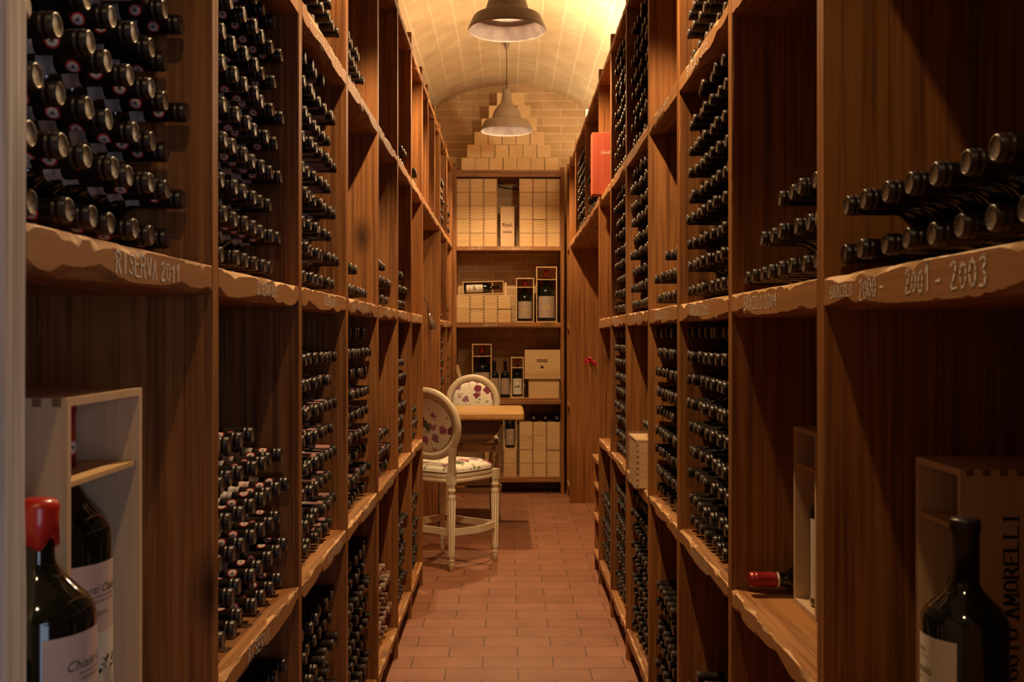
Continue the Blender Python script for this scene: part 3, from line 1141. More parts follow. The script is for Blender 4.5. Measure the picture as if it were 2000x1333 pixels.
def case_meshes(w_, h_, d_, joints=True, wood_='pine_h', seed=0):
    """pine case end: body and inset end board, finger joints as darker end grain"""
    a = MB()
    t = .009
    a.box(-w_ / 2, w_ / 2, .004, d_, 0, h_)
    for s_ in (-1, 1):
        a.box(s_ * w_ / 2 - (t if s_ > 0 else 0), s_ * w_ / 2 + (t if s_ < 0 else 0), 0, .004, 0, h_)
        if joints:
            n = max(3, int(h_ / .022))
            for k in range(n):
                z = h_ * (k + .25) / n
                x0 = s_ * (w_ / 2 - t * .5)
                a.box(x0 - t * .5, x0 + t * .5, -.0006, .001, z, z + h_ / n * .45, 1)
    a.box(-w_ / 2 + t, w_ / 2 - t, 0, .004, 0, .003)
    body = a.mesh('case_body', [wood_, 'pine_end'])
    f = MB()
    f.box(-w_ / 2 + t, w_ / 2 - t, .001, .006, .003, h_ - .001)
    panel = f.mesh('end_board', [wood_])
    return body, panel


def make_case(name, label, meshes, x, y, z, group, cat='wine case', rz=0, ry=0):
    m_ = Matrix.Translation((x, y, z)) @ Matrix.Rotation(rz, 4, 'Z') @ Matrix.Rotation(ry, 4, 'Y')
    r_ = thing(name, label, cat, group=group, mat=m_)
    link('case_body', meshes[0], r_)
    link('end_board', meshes[1], r_)
    return r_


cm = case_meshes(.1318, .1298, .29)
cm_plain = case_meshes(.1310, .1265, .29, joints=False, wood_='carton')
NUM = {2: 'two', 3: 'three', 4: 'four', 5: 'five', 6: 'six', 7: 'seven'}
rr = random.Random(9)
# pyramid on the top shelf
for row, n in enumerate((7, 6, 5, 4, 3, 2)):
    # photo rows start and end here
    xl = (901, 912, 926, 940, 954, 970)[row]
    xr = (1091, 1076, 1063, 1049, 1037, 1026)[row]
    yc = 9.72
    for k in range(n):
        w_ = (xr - xl) / n
        xc = px(xl + w_ * (k + .5), yc)
        make_case('wine_case', 'small plain case, %s row up, %s from left, pyramid on top shelf' % (ORD[row], ORD[k]), cm_plain,
                  xc + rr.uniform(-.001, .001), yc + rr.uniform(-.006, .006), SHELF_TOP[4] + .001 + row * .1275, 'plain cases piled in a pyramid on the top shelf')
# two stacks on the shelf below
for nm, xl, xr in (('left', -.513, -.1), ('right', .116, .5)):
    for row in range(5):
        for k in range(3):
            xc = (xl if nm == 'left' else .5 - .4 + .0) + .0665 + k * .1335
            make_case('wine_case', 'square pine case end, %s row up, %s from left, in %s upper stack' % (ORD[row], ORD[k], nm), cm,
                      xc, 9.70 + rr.uniform(-.006, .006), SHELF_TOP[3] + .001 + row * .1328, 'pine cases in the %s stack under the top shelf' % nm)
for row in range(2):
    for k in range(4):
        make_case('wine_case', 'square pine case end, %s row up, %s from left, under tilted open box' % (ORD[row], ORD[k]), cm,
                  -.513 + .0665 + k * .1345, 9.70 + rr.uniform(-.005, .005), SHELF_TOP[2] + .001 + row * .1328,
                  'pine cases under the tilted open box')
for row in range(4):
    for k in range(3):
        make_case('wine_case', 'square pine case end, %s row up, %s from left, in bottom right stack' % (ORD[row], ORD[k]), cm,
                  .10 + .0665 + k * .1335, 9.70 + rr.uniform(-.006, .006), SHELF_TOP[0] + .001 + row * .1328, 'pine cases in the bottom right stack')
for row in range(2):
    make_case('wine_case', 'square pine case end, %s, under the lowest boxed bottle' % ('lower one' if row == 0 else 'upper one'), cm,
              .012, 9.70, SHELF_TOP[0] + .001 + row * .1328, 'pine cases under the lowest boxed bottle')
for row in range(4):
    make_case('wine_case', 'pine case end behind the far chair seat, %s row up' % ORD[row], cm, -.175, 9.70, SHELF_TOP[0] + .001 + row * .1328,
              'pine cases behind the far chair')


# ------------------------------------------------------------------ standing bottles
def bottle_profile(H, r_, rn, shoulder=.62, sh_len=.13):
    zs = H * shoulder
    zn = zs + H * sh_len
    p = [(0, .0), (0, r_ - .008), (.004, r_ - .002), (.012, r_), (zs, r_)]
    for i in range(1, 8):
        t = i / 8
        p.append((zs + (zn - zs) * t, rn + (r_ - rn) * (math.cos(PI * t) + 1) / 2 * (1 - .0 * t)))
    p += [(zn, rn * 1.02), (H - .002, rn)]
    return p, zs, zn


def standing_bottle(name, label, loc, H, r_, rn, cap, cap_len, lab=None, group=None, rz=0, mat=None, scale=1, wax=False, seg=40,
                    shoulder=.62, sh_len=.13):
    """lab: callable(root, radius, profile zs) adding label meshes; front = local -Y (angle -90 deg)"""
    m_ = mat if mat is not None else Matrix.Translation(loc) @ Matrix.Rotation(rz, 4, 'Z')
    root_ = thing(name, label, 'bottle', group=group, mat=m_)
    p, zs, zn = bottle_profile(H, r_, rn, shoulder, sh_len)
    MB().lathe(p, seg).obj('glass_body', ['glass'], root_)
    e = .0012
    if wax:
        mbw = MB()
        n = seg
        prof_ = [(H - cap_len, rn + .001), (H - cap_len + .004, rn + .006), (H - cap_len * .5, rn + .005), (H - .010, rn + .0062),
                 (H - .002, rn + .003), (H + .001, rn - .008), (H + .001, 0)]
        mbw.lathe(prof_, n)
        for i in range(n):
            a = 2 * PI * i / n
            k_ = .006 * (math.sin(a * 3) + math.sin(a * 5 + 1)) * .7
            for q in (0, 1):
                v = mbw.v[q * n + i]
                mbw.v[q * n + i] = (v[0], v[1], v[2] - k_ - .004)
        mbw.obj('wax_seal', ['wax'], root_)
    else:
        MB().lathe([(H - cap_len, rn + e * .5), (H - cap_len, rn + e), (H - .018, rn + e), (H - .016, rn + e * 2.2), (H - .003, rn + e * 2.2),
                    (H, rn + e * .5), (H + .0005, 0)], seg).obj('capsule', [cap], root_)
    if lab:
        lab(root_, r_ + .0006, zs, zn, rn)
    return root_


FR = -PI / 2


def lab_simple(z0f, z1f, mat, half=1.25, gold=False):
    def f(root_, r_, zs, zn, rn):
        mb_ = MB()
        z0, z1 = z0f * zs, z1f * zs
        patch(mb_, r_, z0, z1, FR - half, FR + half, 0, 24)
        zc = (z0 + z1) / 2
        h = z1 - z0
        # small hill-and-villa vignette, a line of print above and below
        patch(mb_, r_ + .0003, zc - h * .08, zc - h * .05, FR - .7, FR + .7, 1, 10)
        patch(mb_, r_ + .0003, zc - h * .05, zc + h * .04, FR - .45, FR - .12, 1, 4)
        patch(mb_, r_ + .0003, zc - h * .05, zc + h * .10, FR + .02, FR + .38, 1, 4)
        wrap_text(mb_, 'CHIANTI', h * .10, r_ + .0003, z0 + h * .80, FR, 1)
        wrap_text(mb_, 'CLASSICO', h * .08, r_ + .0003, z0 + h * .18, FR, 1)
        mb_.obj('paper_label', [mat, 'gold' if gold else 'grey_ink'], root_)
    return f


def lab_jeroboam(top=.97):
    def f(root_, r_, zs, zn, rn):
        mb_ = MB()
        z1 = zs * top
        patch(mb_, r_, zs * .12, z1, -1.25, 1.0, 0, 40)
        patch(mb_, r_ + .0003, zs * .30, zs * .60, -.72, .62, 1, 24)
        wrap_text(mb_, 'Chianti Classico', .017, r_ + .0004, z1 - .042, -.05, 2, shear=.3)
        patch(mb_, r_ + .0004, z1 - .048, z1 - .047, -.6, .5, 2, 12)
        wrap_text(mb_, 'DENOMINAZIONE DI ORIGINE', .005, r_ + .0004, z1 - .056, -.05, 2)
        wrap_text(mb_, 'RISERVA', .009, r_ + .0004, z1 - .075, -.05, 3)
        # engraving: vineyard rows and trees
        rq = random.Random(4)
        zc0, zc1 = zs * .32, zs * .58
        for i in range(9):
            u0 = -.045 + i * .010
            wrap(mb_, [[(u0, 0), (u0 + .0022, 0), (u0 * .4 + .012, .036), (u0 * .4 + .011, .036)]], r_ + .0006, zc0 + .004, -.05, 2)
        for i in range(26):
            u, v = rq.uniform(-.04, .04), rq.uniform(.036, .056)
            s_ = rq.uniform(.0015, .0045)
            wrap(mb_, [[(u - s_, v), (u, v - s_), (u + s_, v), (u, v + s_)]], r_ + .0006, zc0, -.05, 2)
        wrap_text(mb_, 'SAN FABIANO', .012, r_ + .0004, zs * .20, -.05, 3) if False else None
        mb_.obj('paper_label', ['label_pink', 'label_cream', 'ink', 'brown_ink'], root_)
        # rooster roundel on the neck
        mb2 = MB()
        rr_ = rn + .0016
        n = 20
        for rad, mi, dr in ((.0115, 0, .0), (.0088, 1, .0004)):
            for i in range(n):
                a, b2 = 2 * PI * i / n, 2 * PI * (i + 1) / n
                wrap(mb2, [[(rad * math.cos(a), rad * math.sin(a)), (rad * math.cos(b2), rad * math.sin(b2)), (0, 0)]], rr_ + dr, zn + .035, 0, mi)
        rooster(mb2, rr_ + .0008, zn + .035, 2)
        mb2.obj('neck_seal', ['seal_red', 'seal_white', 'ink'], root_)
    return f


def lab_oracolo(ang, top=.80):
    def f(root_, r_, zs, zn, rn):
        mb_ = MB()
        z1 = zs * top
        patch(mb_, r_, zs * .10, z1, ang - 1.15, ang + 1.15, 0, 30)
        wrap_text(mb_, 'Toscana', .009, r_ + .0004, z1 - .022, ang, 1)
        wrap_text(mb_, 'Indicazione Geografica Tipica', .0042, r_ + .0004, z1 - .030, ang, 2)
        wrap_text(mb_, 'Oracolo', .017, r_ + .0004, z1 - .052, ang, 1)
        wrap_text(mb_, '2000', .006, r_ + .0004, z1 - .062, ang, 2)
        # pencil figure in a cloak
        body = [(-.008, .028), (-.011, .045), (-.006, .062), (0, .070), (.006, .062), (.012, .048), (.006, .034), (.008, .026), (.002, .030)]
        k_ = (z1 - zs * .1) / .16
        wrap(mb_, [[(u * k_, v * k_) for u, v in body], [(-.002 * k_, .012 * k_), (.001 * k_, .012 * k_), (.0015 * k_, .030 * k_), (-.002 * k_, .030 * k_)],
                   [(.003 * k_, .014 * k_), (.005 * k_, .014 * k_), (.004 * k_, .030 * k_), (.002 * k_, .030 * k_)],
                   [(-.003 * k_, .070 * k_), (.003 * k_, .070 * k_), (.002 * k_, .077 * k_), (-.002 * k_, .077 * k_)]], r_ + .0004, zs * .1 + .012, ang, 2)
        wrap_text(mb_, 'POGGIO', .010, r_ + .0005, zs * .1 + .020, ang, 1)
        wrap_text(mb_, 'AMORELLI', .010, r_ + .0005, zs * .1 + .009, ang, 1)
        mb_.obj('paper_label', ['label_cream', 'ink', 'grey_ink'], root_)
    return f


def open_box(name, label, x0, y0, z0, w_, d_, h_, face, t=.010, div=None, mat='pine_v', tilt=0, group=None, neck=.03, cat='wooden box',
             divc=None):
    """presentation box, open on one side. face: '-y', '+x' or '-x'. (x0,y0,z0) = min corner. Returns root"""
    if face == '-y':
        W, D = w_, d_
        rot = 0
        org = (x0 + w_ / 2, y0, z0)
    elif face == '+x':
        W, D = d_, w_
        rot = R(90)
        org = (x0 + w_, y0 + d_ / 2, z0)
    else:
        W, D = d_, w_
        rot = R(-90)
        org = (x0, y0 + d_ / 2, z0)
    m_ = Matrix.Translation(org) @ Matrix.Rotation(rot, 4, 'Z') @ Matrix.Rotation(tilt, 4, 'Y')
    r_ = thing(name, label, cat, group=group, mat=m_)
    # local: open towards -y, width along x, depth along +y
    b = MB()
    b.box(-W / 2, -W / 2 + t, 0, D, 0, h_)
    b.box(W / 2 - t, W / 2, 0, D, 0, h_)
    b.box(-W / 2 + t, W / 2 - t, 0, D, 0, t)
    b.box(-W / 2 + t, W / 2 - t, 0, D, h_ - t, h_)
    n = 7
    for s_ in (-1, 1):
        for k in range(n):
            y_ = D * (k + .3) / n
            x_ = s_ * W / 2
            b.box(min(x_, x_ + s_ * .0006), max(x_, x_ + s_ * .0006), y_, y_ + D / n * .45, h_ - t, h_ - .0005, 1)
    bx_ = b.obj('box_case', [mat, 'pine_end'], r_)
    b = MB()
    b.box(-W / 2 + t, W / 2 - t, D - t * .6, D, t, h_ - t)
    b.obj('back_board', [mat], r_)
    if div is not None:
        b = MB()
        g = neck
        dc = D / 2 if divc is None else divc
        b.box(-W / 2 + t, -g, .004, D - t * .7, div, div + .007)
        b.box(g, W / 2 - t, .004, D - t * .7, div, div + .007)
        b.box(-g, g, dc + g, D - t * .7, div, div + .007)
        b.box(-g, g, .004, max(.006, dc - g), div, div + .007)
        b.obj('divider', [mat if mat != 'pine_v' else 'pine_h'], r_)
    return r_


L1 = SL[-1]['z'][1][1]
# left nearest bay: box with a big bottle, and a wax-sealed bottle in front of it
open_box('presentation_box', 'pale open wooden box with a big bottle inside, in nearest left bay', -.752, 1.285, L1 + .001, .182, .262, .553, '+x',
         t=.011, div=.435, neck=.026)
standing_bottle('wine_bottle', 'big dark bottle with a pinkish label standing inside the pale left box', (-.651, 1.443, L1 + .013), .525, .071, .0205,
                'red_cap', .10, lab_jeroboam(.90), rz=R(-14), shoulder=.63, sh_len=.18)
standing_bottle('wine_bottle', 'big dark bottle sealed with thick red wax, at the left front corner', (-.562, 1.185, L1 + .001), .440, .066, .0195,
                'red_cap', .05, lab_jeroboam(.96), wax=True, rz=R(12), shoulder=.68, sh_len=.165)
# right nearest bay
bx = open_box('presentation_box', 'dim open wooden box with vertical black lettering, in nearest right bay', .680, 1.499, L1 + .001, .18, .165, .432, '-x',
              t=.010, div=.335, neck=.022)
q, tot = strokes('POGGIO AMORELLI', .0215, .0145, .0058, .0042, serif=True)
mb = MB()
k_ = 1 / 1.0
for qd in q:
    # box local: width axis x, world side face towards the camera is local -x or +x
    vs = []
    for u, v in qd:
        wx, wy, wz = .7665 - v, 1.4985 - .0006, 1.271 - tot + .006 + u
        vs.append(bx.matrix_basis.inverted() @ Vector((wx, wy, wz)))
    mb.add(vs, [(0, 1, 2, 3)])
mb.obj('black_lettering', ['ink'], bx)
standing_bottle('wine_bottle', 'dark bottle standing inside the lettered box, mostly hidden, nearest right bay', (.752, 1.5815, L1 + .012), .375, .052, .0165,
                'capsule', .07, lab_oracolo(PI + .5), shoulder=.60, sh_len=.15)
standing_bottle('wine_bottle', 'dark bottle with a cream label in front of the lettered box', (.619, 1.352, L1 + .001), .386, .0555, .0175,
                'capsule', .085, lab_oracolo(-3.32, .93), shoulder=.64, sh_len=.15)
# right second bay
open_box('presentation_box', 'open wooden box with a cream-labelled bottle behind the nearest right post', .680, 2.205, L1 + .001, .17, .173, .418, '-x',
         t=.010, div=.325, neck=.022, mat='pine_v')
standing_bottle('wine_bottle', 'cream-labelled bottle inside the half hidden box behind right post', (.744, 2.29, L1 + .012), .365, .051, .0165, 'capsule', .07,
                lab_oracolo(-PI / 2 - .35, .93), shoulder=.60, sh_len=.15)
mtx = Matrix.Translation((.586 + .30, 2.43, L1 + .0395)) @ Matrix.Rotation(R(-90), 4, 'Y')
r_ = thing('wine_bottle', 'single bottle with a red capsule lying on the lower right shelf', 'bottle', mat=mtx)
link('glass_body', me_glass, r_)
mb = MB()
mb.lathe([(z, r2 + .0016) for z, r2 in CAPS] + [(.3006, 0)], 28, 0)
mb.lathe([(.229, .0192), (.236, .0182)], 28, 1)
mb.obj('capsule', ['red_cap', 'label_cream'], r_)

# wrapped crate and bottle on top, right rack fourth bay
root = thing('wrapped_crate', 'pine wine crate wrapped in clear plastic, protruding from the right rack', 'crate', (.530, 4.13, L1 + .001))
mb = MB()
mb.box(0, .34, 0, .25, 0, .192)
for k in range(8):
    z = .192 * (k + .2) / 8
    mb.box(-.0008, .009, -.0008, .009, z, z + .011, 1)
mb.obj('crate_body', ['pine_h', 'pine_end'], root)
lbox('lid', -.002, .342, -.002, .252, .192, .203, 'pine_h', root)
mb = MB()
mb.box(-.008, .345, -.008, .258, .002, .212)
wr = mb.obj('plastic_wrap', ['wrap'], root)
for i, (yy, hh) in enumerate(((4.18, .0), (4.27, .0))):
    mtx = Matrix.Translation((.575 + .30, yy, L1 + .2155 + BR)) @ Matrix.Rotation(R(-90), 4, 'Y')
    r_ = thing('wine_bottle', ('nearer' if i == 0 else 'farther') + ' dark bottle lying on top of the plastic-wrapped crate', 'bottle', mat=mtx,
               group='bottles on the wrapped crate')
    link('glass_body', me_glass, r_)
    link('capsule', me_caps, r_)

# red painted box on the upper right shelf
z3 = SL[1]['z'][3][1]
root = thing('red_box', 'tall red wooden wine box with white script, on upper right shelf', 'wine box', (.500, 5.99, z3 + .001))
mb = MB()
mb.box(0, .19, 0, .10, 0, .374)
o = mb.obj('box_body', ['redbox'], root)
bv = o.modifiers.new('bevel', 'BEVEL')
bv.width = .003
vs, fs = text_tris('Gode', .030)
MB().add([(.052 + u + v * .25, -.0006, .245 + v) for u, v in vs], fs).obj('white_script', ['white_ink'], root)

# end rack contents
lab_m = lab_simple(.14, .76, 'label_grey', gold=True)


def px_box(x0, x1, y0v, y1v, yd):
    return px(x0, yd), px(x1, yd), pz(y1v, yd), pz(y0v, yd)


for (xa, xb, ya, lab_, z_, dv, lab2, capm) in (
        (1008, 1043, 543, 'shorter open box with a bottle, middle of the second shelf down', SHELF_TOP[2], .78, 'dark red-capped bottle inside the shorter open box', 'red_cap'),
        (1047.5, 1088, 521, 'taller open box with a large bottle, right of second shelf down', SHELF_TOP[2], .76, 'large red-capped bottle inside the taller open box', 'red_cap'),
        (922, 960, 672, 'open box with bottle at left of third shelf, behind chair back', SHELF_TOP[1], .76, 'dark bottle inside the open box left of the two free bottles', 'red_cap'),
        (998, 1023, 698, 'narrow open box with a bottle, right of the two free bottles', SHELF_TOP[1], .73, 'cream-labelled bottle inside the narrow box beside the two free bottles', 'red_cap')):
    yd = 9.72
    x0, x1 = px(xa, yd), px(xb, yd)
    h_ = pz(ya, yd) - z_
    W_ = x1 - x0
    open_box('presentation_box', lab_, x0, yd, z_ + .001, W_, W_ * .95, h_ - .002, '-y', t=.009, div=h_ * dv, mat='pine_h', neck=W_ * .13,
             group='open boxes on the end rack')
    rr_ = W_ / 2 - .014
    cream = 'cream' in lab2
    standing_bottle('wine_bottle', lab2, ((x0 + x1) / 2, yd + W_ * .47, z_ + .011), h_ * .95 - .012, rr_, rr_ * .27, capm, h_ * .13,
                    lab_simple(.12, .84, 'label_cream' if cream else 'label_grey', 1.1, gold=not cream), seg=32, shoulder=.58, sh_len=.15)
for i, xc in enumerate((965.5, 986.5)):
    H_ = pz(705, 9.78) - SHELF_TOP[1]
    standing_bottle('wine_bottle', ('left' if i == 0 else 'right') + ' one of the two free-standing bottles on the third shelf',
                    (px(xc, 9.78), 9.78, SHELF_TOP[1] + .001), H_, .0475, .0145, 'capsule', .09, lab_simple(.16, .88, 'label_grey', 1.1, gold=True),
                    group='two free-standing bottles on the third shelf', seg=32, shoulder=.60, sh_len=.15)
lbox('pale_board', px(961, 9.97), px(994, 9.97), 9.97, 9.985, SHELF_TOP[1] + .001, pz(699, 9.97), 'pine_v', None)
tag(bpy.data.objects['pale_board'], 'pale board standing behind the two free-standing bottles', 'board')
# box lying on its side, slightly tilted
yd = 9.72
zt = SHELF_TOP[2] + .001 + .1328 * 2
W_, H_ = .128, .40
m_ = Matrix.Translation((px(904, yd) + .004, yd, zt + .132)) @ Matrix.Rotation(R(90 - 2.0), 4, 'Y') @ Matrix.Translation((0.066, 0, 0))
m_ = Matrix.Translation((px(904, yd), yd, zt + .0665)) @ Matrix.Rotation(R(90 - 1.6), 4, 'Y')
r_ = thing('presentation_box', 'open box lying tilted on its side atop the case row', 'wooden box', mat=m_, group='open boxes on the end rack')
b = MB()
t = .008
b.box(-W_ / 2, -W_ / 2 + t, 0, .11, 0, H_)
b.box(W_ / 2 - t, W_ / 2, 0, .11, 0, H_)
b.box(-W_ / 2 + t, W_ / 2 - t, 0, .11, 0, t)
b.box(-W_ / 2 + t, W_ / 2 - t, 0, .11, H_ - t, H_)
b.obj('box_case', ['pine_h'], r_)
MB().box(-W_ / 2 + t, W_ / 2 - t, .104, .11, t, H_ - t).obj('back_board', ['pine_v'], r_)
MB().box(-W_ / 2 + t, -.017, .004, .10, .285, .293).box(.017, W_ / 2 - t, .004, .10, .285, .293).obj('divider', ['pine_h'], r_)
standing_bottle('wine_bottle', 'bottle lying inside the tilted open box on the case row', None, .365, .044, .0145, 'capsule', .09,
                lab_simple(.10, .86, 'label_cream', 1.2), mat=m_ @ Matrix.Translation((0, .055, .012)), seg=32, shoulder=.58, sh_len=.14)
lbox('thin_board', px(985.5, 9.8), px(989.5, 9.8), 9.8, 9.95, SHELF_TOP[2] + .264, pz(552, 9.8), 'pine_v', None)
tag(bpy.data.objects['thin_board'], 'thin pale board on edge beside the tilted open box', 'board')
# stamped box in the middle of the shelf under the pyramid
root = thing('stamped_box', 'single upright wooden box with dark stamp between the two stacks', 'wooden box', (px(991, 9.75), 9.75, SHELF_TOP[3] + .001))
lbox('box_body', -.069, .069, 0, .12, 0, .395, 'pine_v', root)
mb = MB()
for i in range(22):
    u = -.05 + rr.random() * .09
    v = .205 + rr.random() * .035
    s_ = .004 + rr.random() * .006
    mb.add([(u - s_, -.0008, v), (u, -.0008, v - s_ * .6), (u + s_, -.0008, v), (u, -.0008, v + s_ * .6)], [(0, 1, 2, 3)])
mb.box(-.055, .055, -.0008, -.0002, .198, .202)
for i in range(5):
    mb.box(-.04 + i * .017, -.03 + i * .017, -.0008, -.0002, .135, .155)
mb.obj('dark_stamp', ['brown_ink'], root)
lbox('front_lid', -.062, .062, -.0001, .004, .005, .390, 'pine_v', root)
for o_ in root.children:
    if o_.name.startswith('dark_stamp'):
        o_.location.y = -.0006
# big case pair at right of third shelf
root = thing('large_case', 'large pine case leaning open on top, with a stamped crest', 'wine case', (px(1059.5, 9.72), 9.72, pz(741, 9.72)))
W_ = px(1094.5, 9.72) - px(1025, 9.72)
Hc = pz(684, 9.72) - pz(741, 9.72)
lbox('case_body', -W_ / 2, W_ / 2, .0, .28, 0, Hc, 'pine_h', root)
lbox('lower_plank', -W_ / 2 - .001, W_ / 2 + .001, -.004, 0, 0, Hc * .31, 'pine_h', root)
mb = MB()
mb.box(-.055, .055, -.0008, 0, Hc * .58, Hc * .60)
mb.box(-.055, .055, -.0008, 0, Hc * .66, Hc * .68)
for i in range(6):
    mb.box(-.05 + i * .017, -.040 + i * .017, -.0008, 0, Hc * .605, Hc * .655)
mb.lathe([(0, .016), (.0008, .016), (.0008, 0)], 16, mat=Matrix.Translation((-.004, 0, Hc * .42)) @ Matrix.Rotation(R(90), 4, 'X'))
mb.obj('stamp', ['brown_ink'], root)
cmb = case_meshes(px(1093, 9.72) - px(1032, 9.72), pz(741, 9.72) - SHELF_TOP[1] - .003, .27)
make_case('wine_case', 'wide pine case under the large stamped case on the third shelf', cmb, px(1062.5, 9.72), 9.73, SHELF_TOP[1] + .001, None)
cms = case_meshes(.145, .10, .2)
make_case('wine_case', 'small low pine case at the left end of the third shelf', cms, px(905, 9.72), 9.72, SHELF_TOP[1] + .001 + .09, None)
lbox('low_block', px(890, 9.72), px(920, 9.72), 9.73, 9.93, SHELF_TOP[1] + .001, SHELF_TOP[1] + .09, 'pine_h', None)
tag(bpy.data.objects['low_block'], 'low wooden block under the small case behind the chair', 'block')
r_ = thing('leaning_board', 'narrow pale board leaning at the left end of the third shelf', 'board',
           mat=Matrix.Translation((px(899, 9.70), 9.72, SHELF_TOP[1] + .193)) @ Matrix.Rotation(R(-17), 4, 'Y'))
lbox('plank', -.018, .018, 0, .012, 0, .135, 'pine_v', r_)
# low boxed bottle, on its two cases
yd = 9.71
x0, x1 = px(983, yd), px(1009.5, yd)
z_ = SHELF_TOP[0] + .002 + .1328 * 2
open_box('presentation_box', 'lowest open box with a bottle, under the table end', x0, yd, z_, x1 - x0, .12, .43, '-y', t=.008, div=.33, mat='pine_h',
         neck=.017, group='open boxes on the end rack')
standing_bottle('wine_bottle', 'bottle inside the lowest open box under the table end', ((x0 + x1) / 2, yd + .055, z_ + .010), .40, .047, .0145, 'capsule', .09,
                lab_simple(.12, .80, 'label_grey', 1.1, gold=True), seg=32, shoulder=.58, sh_len=.15)
# three bottles lying on the bottom right stack, bases outwards with pale dots
for i, xc in enumerate((1042, 1064.5, 1086.5)):
    mtx = Matrix.Translation((px(xc, 9.8), 9.71 + .30, SHELF_TOP[0] + .002 + .1328 * 4 + .0405)) @ Matrix.Rotation(R(90), 4, 'X')
    r_ = thing('wine_bottle', '%s of three bottles lying on the bottom right stack' % ('leftmost', 'middle one', 'rightmost')[i], 'bottle', mat=mtx,
               group='bottles lying on the bottom right stack')
    link('glass_body', me_glass, r_)
    link('capsule', me_caps, r_)
# cable behind the stacks
pts = []
for i in range(13):
    t = i / 12
    pts.append((px(966 + 52 * t, 10.02), 10.02, pz(361 + 9 * t + 3 * math.sin(PI * t), 10.02)))
o = MB().tube(pts, .006).obj('cable', ['cord'])
tag(o, 'dark cable running along the brick between the two upper stacks', 'cable')

# ------------------------------------------------------------------ table
TY0, TY1, TZ = 7.53, 8.36, .955
root = thing('bar_table', 'high table with a thick honey-coloured wooden slab, jutting in from left', 'table', (-.5, 7.95, 0))
xr = px(1024, TY0)
mb = MB()
rings = []
rt = random.Random(3)
n = 30
for i in range(n + 1):
    x = -.515 + (xr - .018 + .515) * i / n
    e1, e2 = rt.uniform(-.003, .003), rt.uniform(-.003, .003)
    rings.append([(x, TY0 + .012 + e1, TZ), (x, TY1 - .012 + e2, TZ), (x, TY1 + e2, TZ - .014), (x, TY1 + e2, TZ - .05), (x, TY0 + .008, TZ - .056),
                  (x, TY0 + e1, TZ - .046), (x, TY0 + e1, TZ - .012)])
last = [Vector(p) for p in rings[-1]]
rings.append([(p[0] + .018, TY0 + .02 + (p[1] - TY0) * .96, p[2] - (.012 if p[2] > TZ - .01 else 0)) for p in rings[-1]])
mb.loft([[(a[0] + .5, a[1] - 7.95, a[2]) for a in r2] for r2 in rings])
mb.obj('table_top', ['table'], root)
mb = MB()
pts = [(px(870, 7.66), TZ - .056)]
cx, rad = px(925, 7.66), .213
for side_y in (0,):
    ring0, ring1 = [], []
    for i in range(25):
        a = PI + PI * i / 24
        p = (cx + rad * math.cos(a) + .5, TZ - .057 + rad * .95 * math.sin(a))
        ring0.append((p[0], 7.62 - 7.95, p[1]))
        ring1.append((p[0], 7.655 - 7.95, p[1]))
    mb.loft([ring0, ring1], smooth=False)
mb.obj('half_round_apron', ['dark_wood'], root)
for x_, y_ in ((-.482, 7.60), (-.482, 8.02)):
    mb = MB()
    mb.box(x_ + .5 - .03, x_ + .5 + .03, y_ - 7.95 - .03, y_ - 7.95 + .03, 0, TZ - .056)
    mb.obj('leg', ['table'], root)


# ------------------------------------------------------------------ chairs (bar height, round padded back)
def leg_profile(H):
    return [(0, .0), (0, .0125), (.03, .0155), (.045, .020), (.052, .0205), (.060, .0165), (.066, .0205), (.074, .0205), (.080, .017),
            (.085, .0185), (H - .09, .0262), (H - .075, .0275), (H - .066, .021), (H - .056, .021), (H - .05, .027), (H - .036, .028),
            (H - .03, .022), (H - .022, .022), (H, .023)]


